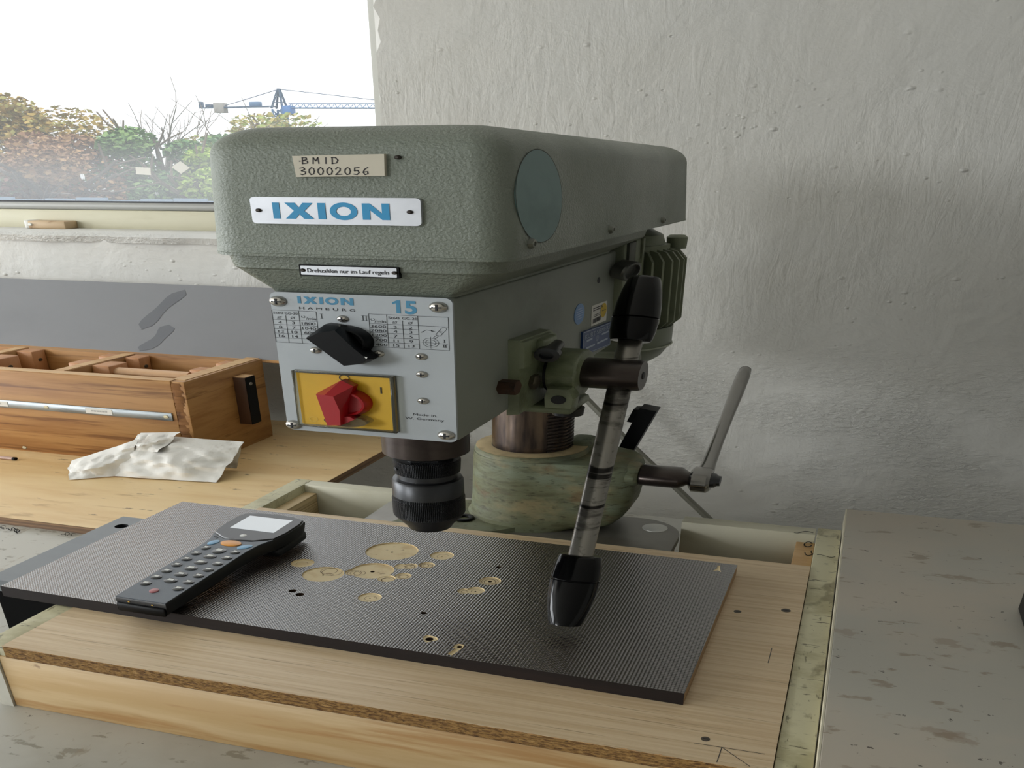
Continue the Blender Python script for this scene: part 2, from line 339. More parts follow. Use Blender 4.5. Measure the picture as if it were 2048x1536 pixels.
def text(s, o, u, v, h=None, width=None, m=0, bold=0, align='LEFT', space=1.0, wf=1.0):
    """flat lettering: o = lower left (or centre/right), u,v = directions, h = cap height"""
    c = bpy.data.curves.new('t', 'FONT'); c.body = s; c.size = 1; c.resolution_u = 3; c.offset = bold; c.space_character = space
    ob = bpy.data.objects.new('t', c); COL.objects.link(ob)
    me = bpy.data.meshes.new_from_object(ob.evaluated_get(bpy.context.evaluated_depsgraph_get()))
    vs = [p.co.copy() for p in me.vertices]; fs = [list(p.vertices) for p in me.polygons]
    bpy.data.objects.remove(ob); bpy.data.curves.remove(c); bpy.data.meshes.remove(me)
    g = G()
    if not vs: return g
    x0 = min(p.x for p in vs); x1 = max(p.x for p in vs); y1 = max(p.y for p in vs)
    cap = .729
    k = h/cap; kx = (width/(x1-x0)) if width else k*wf
    off = {'LEFT': 0, 'CENTER': -.5, 'RIGHT': -1}[align]*(x1-x0)*kx
    o, u, v = Vector(o), Vector(u), Vector(v)
    return g.add([o+u*((p.x-x0)*kx+off)+v*(p.y*k) for p in vs], fs, m)
def quad(g, a, b, c, d, m=0): return g.add([a, b, c, d], [[0, 1, 2, 3]], m)
def line2(g, p, q, o, u, v, t=.0003, m=0):
    p, q = Vector(p), Vector(q); d = (q-p); n = Vector((-d.y, d.x)).normalized()*t
    o, u, v = Vector(o), Vector(u), Vector(v); f = lambda a: o+u*a.x+v*a.y
    return quad(g, f(p-n), f(q-n), f(q+n), f(p+n), m)
def stroke(g, pts, o, u, v, t, m=0):
    for a, b in zip(pts[:-1], pts[1:]):
        a, b = Vector(a), Vector(b); d = (b-a); e = d.normalized()*t*.6 if d.length else d
        line2(g, a-e, b+e, o, u, v, t, m)
def ring2(g, c, r0, r1, o, u, v, n=28, m=0, a0=0, a1=2*pi):
    o, u, v = Vector(o), Vector(u), Vector(v); vs = []; 
    for k in range(n+1):
        a = a0+(a1-a0)*k/n
        for r in (r0, r1): vs.append(o+u*(c[0]+r*math.cos(a))+v*(c[1]+r*math.sin(a)))
    return g.add(vs, [[2*k, 2*k+1, 2*k+3, 2*k+2] for k in range(n)], m)
def disc2(g, c, r, o, u, v, n=24, m=0):
    o, u, v = Vector(o), Vector(u), Vector(v)
    return g.add([o+u*(c[0]+r*math.cos(2*pi*k/n))+v*(c[1]+r*math.sin(2*pi*k/n)) for k in range(n)], [list(range(n))], m)
def cut(o, cutters):
    """drill real holes and recesses: cutters = list of (G, material)"""
    for g, mm in cutters:
        me = mesh_from('cutter', g, mm, ORG[o.name]); c = bpy.data.objects.new('cutter', me); COL.objects.link(c); c.location = o.location
        md = o.modifiers.new('b', 'BOOLEAN'); md.operation = 'DIFFERENCE'; md.object = c; md.solver = 'EXACT'
        try: md.material_mode = 'TRANSFER'
        except Exception: pass
        dg = bpy.context.evaluated_depsgraph_get(); nm = bpy.data.meshes.new_from_object(o.evaluated_get(dg))
        o.modifiers.clear(); old = o.data; o.data = nm; nm.shade_flat(); bpy.data.meshes.remove(old)
        bpy.data.objects.remove(c); bpy.data.meshes.remove(me)
X3, Y3, Z3 = Vector((1, 0, 0)), Vector((0, 1, 0)), Vector((0, 0, 1))

# ================================================================== the room
FZ = -.85
obj('floor', G().box(-2.7, 2.3, -3.0, 1.5, FZ-.1, FZ), FLOORM, kind='structure')
obj('ceiling', G().box(-2.7, 2.3, -3.0, 1.5, 1.95, 2.05), CEILM, kind='structure')
obj('wall_right', G().box(2.3, 2.4, -3.0, 1.5, FZ, 1.95), WALL2, kind='structure')
obj('wall_front', G().box(-2.7, 2.3, -3.1, -3.0, FZ, 1.95), WALL2, kind='structure')
g = G()                                            # side wall with two window openings
g.box(-2.8, -2.65, -3.0, 1.5, FZ, .05).box(-2.8, -2.65, -3.0, 1.5, 1.6, 1.95)
g.box(-2.8, -2.65, 1.1, 1.5, .05, 1.6).box(-2.8, -2.65, -1.3, -.75, .05, 1.6).box(-2.8, -2.65, -3.0, -2.95, .05, 1.6)
obj('wall_left', g, WALL2, kind='structure')
WY = 1.2
XO, ZS, ZT = -.556, .446, 1.72
g = G()
g.box(-2.65, XO, WY, WY+.26, FZ, ZS-.002)           # under the window
g.box(-2.65, XO, WY, WY+.26, ZT, 1.95)
g.box(-2.65, -2.45, WY, WY+.26, ZS, ZT)
# the wall beside the window, its plaster edge chipped along the reveal
zs = [FZ, ZS] + [ZS+(ZT-ZS)*k/64 for k in range(1, 65)] + [1.95]
rows = []
for z in zs:
    j = (.006*math.sin(z*23)+.004*math.sin(z*61+1)+.003*math.sin(z*140))*(1 if ZS < z < ZT else 0)
    e = XO+max(0, j)
    rows.append([(e, WY, z), (2.3, WY, z), (2.3, WY+.26, z), (XO-.004, WY+.26, z), (XO-.004, WY+.01, z)])
g.loft([[Vector(p) for p in r] for r in rows], smooth=False)
obj('wall_back', g, PLASTER, kind='structure')
g = G(); P = []                                    # rough plastered sill with a worn front lip
for i in range(60):
    x = -2.45+(XO+2.45)*i/59; w = .003*math.sin(x*37)+.002*math.sin(x*91+2)
    P.append([Vector((x, WY-.004+w, ZS-.018)), Vector((x, WY-.006+w, ZS-.004)), Vector((x, WY+.003+w, ZS+.003)), Vector((x, WY+.1, ZS+.004)), Vector((x, WY+.1, ZS-.02)), Vector((x, WY+.01, ZS-.02))])
g.loft(P)
obj('window_sill', g, PLASTER, kind='structure')
win = thing('window_1', (-1.5, 1.31, ZS), kind='structure')
obj('frame_rail', G().box(-2.45, -.55, 1.295, 1.36, ZS, .495, .003), CREAMFR, win)
obj('frame_head', G().box(-2.45, -.55, 1.295, 1.36, 1.66, ZT, .003), CREAMFR, win)
obj('frame_stile', G().box(-.606, -.55, 1.290, 1.36, .495, 1.66, .003), mat('pale_grey_frame', 'b9b9b2', .55), win)
obj('frame_stile', G().box(-2.45, -2.39, 1.295, 1.36, .495, 1.66, .003), CREAMFR, win)
obj('sash_rail', G().box(-2.39, -.606, 1.30, 1.335, .495, .513, .002), ALUFR, win)
obj('glazing_bead', G().box(-2.39, -.606, 1.303, 1.312, .513, .5165), BLACKINK, win)
pane = obj('pane', G().box(-2.39, -.606, 1.314, 1.318, .513, 1.66), GLASSM, win)
g = G().box(-1.163, -1.155, 1.27, 1.296, .450, .470, .002, m=0).box(-1.155, -1.09, 1.268, 1.296, .449, .469, .003, m=1)
g.lathe((-1.150, 1.268, .460), (0, -1, 0), [(0, .004), (.002, .003)], 12, m=0)
obj('catch_block', g, [WHITEST, mat('stained_wood_block', 'b89f7e', .6, layers=[((30, 30, 40), '8c6f4f', .5, .7)])], win)
for (cx, cz, w, h, a, lab) in ((-.974, .588, .024, .017, -.08, 'small white rectangular sticker on the window pane, left of the diamond'), (-.9125, .596, .0205, .0205, .72, 'small white diamond-turned sticker on the window pane')):
    ca, sa = math.cos(a), math.sin(a)
    pl = [(cx+ca*x-sa*z, cz+sa*x+ca*z) for x, z in ((-w/2, -h/2), (w/2, -h/2), (w/2, h/2), (-w/2, h/2))]
    tag(obj('window_sticker', G().prism(pl, (0, 1.3138, 0), X3, Z3, -Y3, .0006), WHITEST), lab, 'sticker')

# ================================================================== outdoors
tag(obj('ground', G().box(-140, 60, 6, 260, -5.2, -5), mat('outdoor_ground', '8e948a', .9)), kind='structure')
def leafy(cx, cy, z0, z1, rx, n, size, seed, shapes=9):
    r = random.Random(seed); g = G(); bl = []
    for i in range(shapes):
        t = r.random(); bl.append((cx+rx*(r.random()*2-1)*.75, cy+rx*(r.random()*2-1)*.6, z0+(z1-z0)*(.15+.68*t), rx*(.35+.3*r.random())))
    bl.append((cx, cy, z0+(z1-z0)*.8, rx*.4))
    for i in range(n):
        bx, by, bz, br = bl[i % len(bl)]
        a = r.random()*2*pi; c = r.random()*2-1; q = math.sqrt(1-c*c); k = br*(.55+.5*r.random()**.5)
        p = Vector((bx+k*q*math.cos(a), by+k*q*math.sin(a), min(bz+k*c*.9, z1+.1*r.random())))
        d1 = Vector((r.gauss(0, 1), r.gauss(0, 1), r.gauss(0, .7))).normalized(); d2 = d1.cross(Vector((r.gauss(0, 1), r.gauss(0, 1), r.gauss(0, 1)))).normalized()
        s = size*(.6+.8*r.random()); d1 *= s; d2 *= s*.6
        m = 0 if r.random() < .62 else 1
        g.add([p-d1, p-d2, p+d1, p+d2], [[0, 1, 2, 3]], m)
    return g
def leafmat(nm, c): return mat('leaf_'+nm, c, .7, 0, .2)  # foliage colours are lightened to stand in for haze
BARK = mat('bark', '7c6f62', .9)
def branchy(g, p, d, L, r, depth, rn):
    q = p+d*L; g.tube([p, (p+q)/2+Vector((rn.gauss(0, .03), 0, rn.gauss(0, .03)))*L, q], [r, r*.85, r*.65], 5)
    if depth:
        for k in range(3 if depth > 1 else 2):
            e = (d+Vector((rn.gauss(0, .45), rn.gauss(0, .35), rn.gauss(.1, .25)))).normalized()
            branchy(g, p+d*L*(.55+.45*rn.random()), e, L*(.55+.2*rn.random()), r*.6, depth-1, rn)
def tree(name, label, x, y, z1, rx, n, size, cols, seed, z0=-2.6):
    t = thing(name, (x, y, -5), label, 'tree', 'trees beyond the window')
    g = G(); branchy(g, Vector((x, y, -5)), Vector((.03, 0, 1)), (z1+5)*.5, .22, 3, random.Random(seed))
    obj('trunk', g, BARK, t)
    obj('crown', leafy(x, y, z0, z1, rx, int(n*1.9), size*.68, seed), [leafmat(c, c) for c in cols], t, fixn=False)
    return t
tree('autumn_tree', 'tallest tree, golden brown autumn foliage at the left edge of the window view', -27.2, 30, 5.3, 2.9, 6500, .17, ('b09650', 'a29c5a'), 3)
tree('autumn_tree', 'reddish brown autumn tree in front of the tall golden one', -24.4, 28, 2.9, 2.2, 4600, .16, ('9c7858', 'b08e64'), 5)
tree('green_tree', 'dense mid green tree left of the bare branches', -22.5, 30, 3.4, 1.95, 4600, .16, ('6f9258', '8eab68'), 8)
tree('green_tree', 'darker green tree just below the bare branches', -20.9, 30.5, 2.7, 1.7, 4000, .15, ('5e8456', '7fa05e'), 11)
tree('yellow_green_tree', 'bright yellow-green tree beside the drill press cover', -19.5, 29.5, 2.2, 1.7, 4400, .15, ('9cb850', 'b2c268'), 14)
tree('yellowing_tree', 'sparse yellowing tree seen above the drill press cover under the crane', -20.6, 34.5, 3.75, 2.3, 1700, .17, ('b8ab6c', 'a0ae64'), 19, z0=.8)
tree('green_tree', 'small green treetop peeping over the right part of the drill press cover', -15.6, 31, 2.75, 1.3, 2600, .15, ('6f9258', '9cb850'), 51)
tree('low_shrub_tree', 'low pinkish brown shrub at the foot of the golden tree', -25.4, 25.2, .6, 1.6, 2400, .14, ('9c746a', '8c926a'), 23)
t = thing('bare_tree', (-21.7, 32, -5), 'leafless tree with thin spreading twigs between the green trees', 'tree', 'trees beyond the window')
for k, dx in enumerate((0, .9, -1.0)):
    g = G(); branchy(g, Vector((-21.7+dx, 32, -5)), Vector((.02*dx, 0, 1)), 4.9, .07, 4 if k == 0 else 3, random.Random(40+k)); obj('stem', g, mat('pale_bark', '8b847d', .9), t)
g = G().box(-34, -12, 23.9, 24.0, -5, -.55)
fence = thing('boundary_fence', (-23, 24, -5), 'low blue-grey boundary fence below the trees', 'fence')
for k in range(22): obj('fence_panel', G().box(-34+k, -33.04+k, 23.92, 24.0, -5, -.62+.05*((k*7) % 3)), mat('blue_grey_panel', '8499ad', .7), fence)
# tower crane
cr = thing('tower_crane', (-85.6, 150, -5), 'distant blue tower crane with a long horizontal jib', 'crane')
CRB = mat('crane_blue', '4f7396', .6); CRD = mat('crane_dark', '3c566e', .6)
def lattice(g, p, q, w, n, r, up):
    p, q = Vector(p), Vector(q); d = (q-p).normalized(); a = Vector(up); b = d.cross(a).normalized(); cs = [a*w+b*w, -a*w+b*w, -a*w-b*w, a*w-b*w]
    for c in cs: g.tube([p+c, q+c], r, 4)
    for k in range(n):
        s0 = p+(q-p)*k/n; s1 = p+(q-p)*(k+1)/n
        for i in range(4): g.tube([s0+cs[i], s1+cs[(i+1) % 4]], r*.6, 4); g.tube([s0+cs[i], s0+cs[(i+1) % 4]], r*.6, 4)
g = G(); lattice(g, (-85.6, 150, -5), (-85.6, 150, 16), .75, 12, .2, (0, 1, 0)); obj('mast', g, CRB, cr)
g = G()
for sx in (-1, 1):
    for sy in (-1, 1): g.tube([(-85.6+.9*sx, 150+.7*sy, 16.2), (-85.35+.12*sx, 150+.1*sy, 20.7)], .2, 4)
for z, w in ((17.6, .68), (19.0, .42)): g.box(-85.5-w, -85.5+w, 149.5, 150.5, z-.08, z+.08)
g.box(-85.6, -85.1, 149.8, 150.2, 20.6, 20.85); obj('tower_head', g, CRD, cr)
obj('counter_jib', G().box(-98.9, -86.3, 149.5, 150.5, 16.55, 16.85).box(-98.9, -98.5, 149.6, 150.4, 16.8, 18.2), CRD, cr)
obj('counterweight', G().box(-96.3, -94.6, 149.4, 150.6, 15.4, 17.8, .05), mat('crane_concrete', '9b9892', .8), cr)
obj('winch', G().box(-90.3, -88.6, 149.6, 150.4, 16.85, 17.9, .05), CRB, cr); obj('winch', G().box(-97.8, -96.8, 149.6, 150.4, 16.85, 17.5, .05), CRD, cr)
g = G(); g.tube([(-85, 150.4, 16.3), (-50, 150.4, 15.2)], .16, 4).tube([(-85, 149.6, 16.3), (-50, 149.6, 15.2)], .16, 4).tube([(-84, 150, 17.3), (-50, 150, 16.2)], .10, 4)
for k in range(34): x = -84+k; z = 16.3-.0314*(x+85); g.tube([(x, 149.6, z), (x+.5, 150, z+1.0)], .08, 3).tube([(x+.5, 150, z+1.0), (x+1, 149.6, z)], .08, 3)
obj('jib', g, CRB, cr)
obj('operator_cab', G().box(-84.9, -83.4, 149.2, 150.8, 14.6, 16.8, .1), mat('crane_cab_blue', '3f74b0', .5), cr)
obj('tie_bar', G().tube([(-85.3, 150, 20.7), (-95, 150, 17)], .09, 4), CRD, cr); obj('tie_bar', G().tube([(-85.3, 150, 20.7), (-66, 150, 16.9)], .08, 4), CRD, cr)

# ================================================================== workbenches
wb = thing('workbench', (-.6, .5, FZ), 'long workbench with a worn grey laminate top under everything on the left', 'workbench')
obj('bench_top', G().box(-1.7, .018, .12, .93, -.03, 0, .002), GREYLAM, wb)
for x in (-1.65, -.9, -.1):
    for y in (.2, .85): obj('leg', G().box(x-.03, x+.03, y-.03, y+.03, FZ, -.03), CREAMP, wb)
sb = thing('side_bench', (.35, .5, FZ), 'stained beige-grey bench top at the right, edged with a pale strip', 'workbench')
obj('bench_top', G().box(.0243, .75, .1, .842, .072, .1, .0008, m=0), GREYLAM2, sb)
obj('edge_strip', G().box(.0232, .0243, .1, .842, .072, .0998), mat('pale_edge_band', 'd6cfb8', .5), sb)
obj('carcass', G().box(.03, .73, .13, .83, FZ, .072), WHITEP, sb)
tag(obj('black_case', G().box(.1385, .26, .60, .648, .1, .145, .002), BLACKPL), 'black case standing on the beige bench at the right picture edge', 'case')

# wooden frame set round the machine foot
fr = thing('bench_frame', (-.23, .6, 0), 'box frame of cream-edged boards and a pine front around the drill press', 'frame')
obj('side_rail', G().box(.0036, .0222, .392, .8005, .0, .088, .0006), CREAMP, fr)
obj('side_rail', G().box(-.4845, -.468, .398, .797, .0, .088, .0006), CREAMP, fr)
obj('rail_end', G().box(-.4845, -.4745, .3955, .3982, .0, .088), WHITEP, fr)
obj('back_rail', G().box(-.1074, .0024, .7817, .799, .0, .0875, .0006), mat('cream_rail', 'c8c4ae', .5, layers=[((12, 40, 14), 'b0aa8c', .5, .7, .6)]), fr)
obj('back_rail', G().box(-.468, -.335, .7817, .7975, .0, .0875, .0006), MATS['cream_rail'], fr)
obj('front_plank', G().box(-.4745, .003, .3970, .415, .0, .0738, .0008), PINE, fr)
obj('ledger', G().box(-.4678, -.4555, .415, .7815, .0, .0735, .0005, m=0), PLYEDGE2, fr)
obj('ledger', G().box(-.0115, .0034, .415, .7815, .0, .0735, .0005), TBLIGHT, fr)
obj('cross_beam', G().box(-.4555, -.0115, .6, .64, 0, .0660), PINE, fr); obj('cross_beam', G().box(-.334, -.108, .72, .76, 0, .0660), PINE, fr)

# chipboard panel with oak veneer
cb = obj('veneered_board', G().box(-.4672, .0030, .3965, .7012, .0741, .0895, m=0), [CHIP])
tag(cb, 'light oak veneered chipboard panel lying in the frame under the dark board', 'board')
holes = [(-.4112, .4218, .0021), (-.1482, .433, .002), (-.1101, .4381, .0012), (-.1067, .4269, .002), (-.0705, .4306, .002), (-.0269, .4688, .0018), (-.0346, .6488, .002), (-.0335, .5778, .0016), (-.0335, .664, .001)]
HOLEM = mat('drilled_hole_wood', '3b2a1a', .9)
ven = obj('veneer', G().box(-.4674, .0031, .3963, .7014, .0895, .0900), OAKV, cb)
hs = [(G().lathe((x, y, .0850), Z3, [(0, r), (.007, r)], 14, smooth=False), HOLEM) for x, y, r in holes]
cut(ven, hs); cut(cb, [(G().lathe((x, y, .0800), Z3, [(0, r), (.012, r)], 14, smooth=False), HOLEM) for x, y, r in holes])
obj('veneer', G().box(-.4673, .003, .3964, .7013, .0737, .0741), mat('veneer_underside', '7a5c3a', .7), cb)
g = G()                                            # splinters along the sawn edge
for k in range(150):
    x = -.466+R.random()*.468; L = .002+.007*R.random()**2; a = R.uniform(-.25, .25); w = .0002+.0003*R.random()
    p = Vector((x, .3962-R.random()*.0007, .0896+R.random()*.0004)); d = Vector((math.cos(a)*L, -abs(math.sin(a))*L*.3, R.uniform(-.0003, .0007)))
    g.add([p, p+d, p+d+Vector((0, 0, w)), p+Vector((0, 0, w))], [[0, 1, 2, 3]])
obj('splinters', g, mat('torn_fibre', 'c79d6c', .8), cb, fixn=False, kind='stuff')
g = G(); o3 = (0, 0, .09012)
for a, b in (((-.0381, .4133), (-.0019, .4136)), ((-.0236, .4135), (-.0240, .398)), ((-.0236, .4135), (-.0078, .3992)), ((-.0106, .5447), (-.0108, .5221))): obj('pencil_line', line2(G(), a, b, o3, X3, Y3, .00025), mat('graphite', '4a4642', .5, .2), cb, fixn=False)
SCR = [(-.0329, .4194, .0024), (-.0381, .5965, .0026), (-.0073, .6086, .0032)]
for x, y, r in SCR:
    g = G().lathe((x, y, .0897), Z3, [(0, r), (.0005, r), (.0007, r*.7)], 16); g.box(x-r*.6, x+r*.6, y-r*.12, y+r*.12, .0903, .0906, m=1)
    obj('screw_head', g, [mat('dull_screw', '5a5248', .5, .6), BLACKINK], cb)

# steel block left of the frame
st = obj('steel_block', G().box(-.5655, -.4855, .487, .642, .072, .0898, .0004), STEELPL)
tag(st, 'dark grey steel slab with a round hole, poking out under the dark board', 'steel slab')
obj('shade_block', G().box(-.562, -.4875, .4885, .640, .0, .072), mat('shade_black', '0a0a0a', .9, 0, .1), st)  # black block added in place of the deep shade beneath the slab
cut(st, [(G().lathe((-.5494, .619, .06), Z3, [(0, .0056), (.04, .0056)], 24), BLACKINK)])

# ---- dark film-faced board with drilled recesses
bo = obj('film_faced_board', G().prism([(-.5275, .4631), (-.0503, .4527), (-.0477, .6662), (-.526, .6738)], (0, 0, .0901), X3, Y3, Z3, .0149), [DARKEDGE])
tag(bo, 'dark brown film-faced plywood board with shallow drilled discs, lying on the oak board', 'board')
for p in bo.data.polygons:
    if p.normal.z > .9: bo.data.materials.append(DARKFILM) if DARKFILM.name not in [m.name for m in bo.data.materials] else None; p.material_index = 1
bo.data.materials.append(mat('sawn_board_edge', 'a98a62', .6, layers=[((2, 2, 700), '7b5f40', .45, .56, .8)]))
for p in bo.data.polygons:
    if p.normal.x > .9: p.material_index = 2
disc = [(-.2996, .6142, .0200, .0018), (-.2599, .6169, .0089, .0012), (-.2956, .5717, .0157, .0016), (-.326, .5542, .0148, .0014), (-.2753, .525, .0080, .0012), (-.2795, .5607, .0066, .0020), (-.2702, .5686, .0060, .0010),
        (-.2737, .5887, .0057, .0008), (-.2795, .586, .005, .0009), (-.263, .5944, .0061, .0010), (-.2085, .5791, .0078, .0009), (-.212, .559, .0064, .0012), (-.2190, .5556, .0046, .0010), (-.3066, .5647, .0068, .0013), (-.3511, .5699, .0086, .0016)]
rawc = [(G().lathe((x, y, .105-d), Z3, [(0, r), (.01, r)], 40, smooth=False), RAWPLY) for x, y, r, d in disc]
pock = [(-.2114, .4757, .0048), (-.1902, .4708, .0036)]
for i, (x, y, r) in enumerate(pock):                # torn, ragged pits
    pl = [(x+r*(.75+.45*R.random())*math.cos(2*pi*k/13), y+r*(.8+.5*R.random())*math.sin(2*pi*k/13)) for k in range(13)]
    rawc.append((G().prism(pl, (0, 0, .1042), X3, Y3, Z3, .01), RAWPLY))
rawc.append((G().prism([(-.1930, .4585), (-.1895, .4578), (-.1872, .4700), (-.1905, .4700)], (0, 0, .1040), X3, Y3, Z3, .01), RAWPLY))
rawc.append((G().prism([(-.0632, .6470), (-.0598, .6505), (-.0570, .6478), (-.0588, .6535), (-.0596, .6612), (-.0612, .6605), (-.0612, .6540)], (0, 0, .1046), X3, Y3, Z3, .01), RAWPLY))
cut(bo, rawc)
deep = [(-.2996, .6142, .0011), (-.2956, .5717, .0016), (-.2753, .525, .0006), (-.2599, .6169, .0006), (-.212, .559, .0007), (-.2085, .5791, .0015), (-.2304, .5116, .0021), (-.2118, .6067, .0022), (-.3306, .5192, .0028), (-.3226, .5148, .0030), (-.2114, .4757, .0026), (-.1898, .4712, .0017), (-.326, .5542, .0009)]
cut(bo, [(G().lathe((x, y, .094), Z3, [(0, r), (.02, r)], 16, smooth=False), HOLEM) for x, y, r in deep])
g = G()
for x, y, r, d in disc:                             # bit scoring inside the recesses
    for q in ([] if r > .0125 else [.5]): ring2(g, (x+R.uniform(-.3, .3)*r*.3, y), r*q-.00014, r*q+.00014, (0, 0, .105-d+.0001), X3, Y3, 26, 0, R.uniform(0, 1), R.uniform(4, 6.2))
for x, y, r, zz in ((-.2737, .5887, .0036, .1043), (-.270, .5915, .0040, .1043), (-.2645, .5937, .0033, .1041), (-.263, .5944, .0046, .1041), (-.2785, .561, .0046, .1031), (-.2702, .5686, .0036, .1041), (-.3258, .5625, .0060, .1037), (-.3228, .5615, .0072, .1037), (-.3066, .5647, .0050, .1038), (-.303, .566, .0042, .1035), (-.2085, .5791, .0042, .1042), (-.2085, .5791, .0058, .1042)):
    ring2(g, (x, y), r-.0002, r+.0002, (0, 0, zz), X3, Y3, 26)
obj('bit_scoring', g, RAWRING, bo, fixn=False, kind='stuff')

# ================================================================== left of the machine
ply = thing('plywood_sheet', (-1.0, .9, 0), 'birch plywood sheet lying on the bench under the wooden toolbox', 'plywood')
obj('core', G().box(-1.65, -.5172, .6995, 1.165, .0, .0146), PLYEDGE, ply)
obj('face_veneer', G().box(-1.65, -.5175, .699, 1.165, .0146, .0152), PLYTOP, ply)
# toolbox
TX = -.685; PT = .0153
tb = thing('wooden_toolbox', (-.97, 1.0, PT), 'open plywood toolbox with partitions, a metal strip and a dark side handle', 'toolbox')
g = G().box(-1.30, TX-.016, .9195, .936, PT, .2005, .0012); obj('front_board', g, TBWOOD, tb)
obj('side_board', G().box(TX-.021, TX, .9215, 1.085, PT+.006, .2, .0012), TBWOOD, tb)
obj('top_edge', G().box(TX-.0212, TX-.004, .930, 1.085, .2, .2012), TBLIGHT, tb)
obj('top_edge', G().box(-1.30, TX-.0165, .9205, .935, .2005, .2014), TBLIGHT, tb)
obj('back_board', G().box(-1.30, TX-.021, 1.070, 1.085, PT, .1965), TBWOOD, tb)
obj('bottom_board', G().box(-1.30, TX-.001, .9197, 1.085, PT, .0235), TBWOOD, tb)
g = G()                                            # torn corner joint
for k in range(26):
    z = .02+.0068*k; w = .004+.006*R.random(); g.prism([(TX-.016, .9195), (TX-.016+w, .919+.002*R.random()), (TX-.002*R.random(), .9225), (TX-.012, .927)], (0, 0, z), X3, Y3, Z3, .0062+.001*R.random(), top=.8+.2*R.random())
obj('torn_corner', g, TBRAW, tb, fixn=False)
for x0, x1 in ((-.876, -.859), (-1.042, -1.025)): 
    p = obj('partition', G().box(x0, x1, .936, 1.07, .0235, .1985, .0008), TBWOOD, tb); obj('top_edge', G().box(x0+.001, x1-.001, .9365, 1.07, .1985, .1995), TBLIGHT, p)
for b in ((-.8585, -.8335, .985, 1.02, .115, .1975), (-.8985, -.8765, .992, 1.02, .11, .1975), (-.8585, -.8375, 1.047, 1.0695, .115, .1975), (-.8985, -.8765, 1.047, 1.0695, .11, .197), (-.7325, -.7065, 1.0, 1.022, .12, .1965), (-.7275, -.7065, 1.047, 1.0695, .12, .1965),
          (-1.0245, -.997, .983, 1.02, .12, .1975), (-1.0245, -1.0, 1.045, 1.0695, .115, .1975)):
    bl = obj('guide_block', G().box(*b, .002), TBBLOCK, tb)
    obj('screw', G().lathe((b[1], (b[2]+b[3])/2, b[5]-.022), X3, [(0, .004), (.0006, .0035)], 12), mat('dull_screw', '5a5248', .5, .6), bl)
obj('dowel', G().lathe((-.8335, 1.0, .1815), X3, [(0, .0095), (.102, .0095)], 20), wood('beech_dowel', 'cfa67c', 'c39870', 'b48860', (30, 30, 6), .5), tb)
ms = obj('metal_strip', G().box(-1.30, -.706, .9172, .9195, .1165, .1335, .0005), ZINC, tb)
for x in (-.8783, -.7138, -1.05): obj('screw', G().lathe((x, .9172, .125), -Y3, [(0, .0037), (.0008, .0032), (.0009, .0012)], 14), mat('brass_screw', 'a79e83', .4, .7), ms)
for x0, x1 in ((-.8225, -.786), (-.990, -.934)):
    l = obj('paper_label', G().box(x0, x1, .9166, .9172, .1195, .1305), WHITEST, ms)
    g = G()
    for k in range(6): a = x0+.008+(x1-x0-.014)*k/6; quad(g, (a, .9164, .124), (a+.003, .9164, .124), (a+.003, .9164, .1272), (a, .9164, .1272))
    obj('faded_print', g, mat('faded_ink', 'a9a8a4', .6), l, fixn=False)
obj('screw', G().lathe((-.931, .9195, .0235), -Y3, [(0, .0034), (.0007, .003), (.0008, .001)], 12), MATS['brass_screw'], tb)
h = obj('side_handle', G().box(TX, TX+.0165, 1.0155, 1.036, .0735, .1795, .0008, m=0), HANDLEW, tb)
obj('handle_face', G().box(TX+.0165, TX+.0172, 1.0155, 1.036, .0735, .1795), BLACKPL, h); obj('handle_top', G().box(TX+.0005, TX+.016, 1.0158, 1.0355, .1795, .1802), TBLIGHT, h)
obj('screw', G().lathe((TX+.0172, 1.0255, .1640), X3, [(0, .0035), (.0006, .003)], 12), STEEL, h)
# grey panel leaning behind the toolbox
def lidp(x, t, off=0): return Vector((x, 1.0875+t*.0645-off*.91, .1967+t*.1465+off*.41))
g = G(); g.add([lidp(-1.32, 0), lidp(-.50, 0), lidp(-.50, 1), lidp(-1.32, 1), lidp(-1.32, 0, -.008), lidp(-.50, 0, -.008), lidp(-.50, 1, -.008), lidp(-1.32, 1, -.008)], [[0, 1, 2, 3], [4, 5, 6, 7], [0, 1, 5, 4], [1, 2, 6, 5], [2, 3, 7, 6], [3, 0, 4, 7]])
ld = tag(obj('grey_panel', g, LIDM), 'dusty grey laminated panel leaning against the wall behind the toolbox', 'panel')
g = G(); g.add([lidp(-1.32, -.035, .001), lidp(-.50, -.035, .001), lidp(-.50, 0, .001), lidp(-1.32, 0, .001), lidp(-1.32, -.035, -.008), lidp(-.50, -.035, -.008), lidp(-.50, 0, -.008), lidp(-1.32, 0, -.008)], [[0, 1, 2, 3], [4, 5, 6, 7], [0, 1, 5, 4], [1, 2, 6, 5], [2, 3, 7, 6], [3, 0, 4, 7]])
obj('edge_lip', g, TBWOOD, ld)
def smear(a, b, w, bend, n=9):
    vs = []; a, b = Vector(a), Vector(b); d = b-a; nn = Vector((-d.y, d.x)).normalized()
    L = []; Rr = []
    for k in range(n+1):
        t = k/n; p = a+d*t+nn*bend*math.sin(pi*t); q = w*math.sqrt(max(0, 1-(2*t-1)**6))*(.85+.15*math.sin(t*9))
        L.append(lidp(p.x-nn.x*q, p.y-nn.y*q/.16, .0004)); Rr.append(lidp(p.x+nn.x*q, p.y+nn.y*q/.16, .0004))
    return L+Rr[::-1]
g = G()
for a, b, w, bd in (((-.8720, .33), (-.8230, .93), .0125, .004), ((-.8660, .02), (-.8330, .42), .0125, -.007)):
    v = smear(a, b, w, bd); g.add(v, [list(range(len(v)))])
obj('wiped_mark', g, LIDMARK, ld, fixn=False)
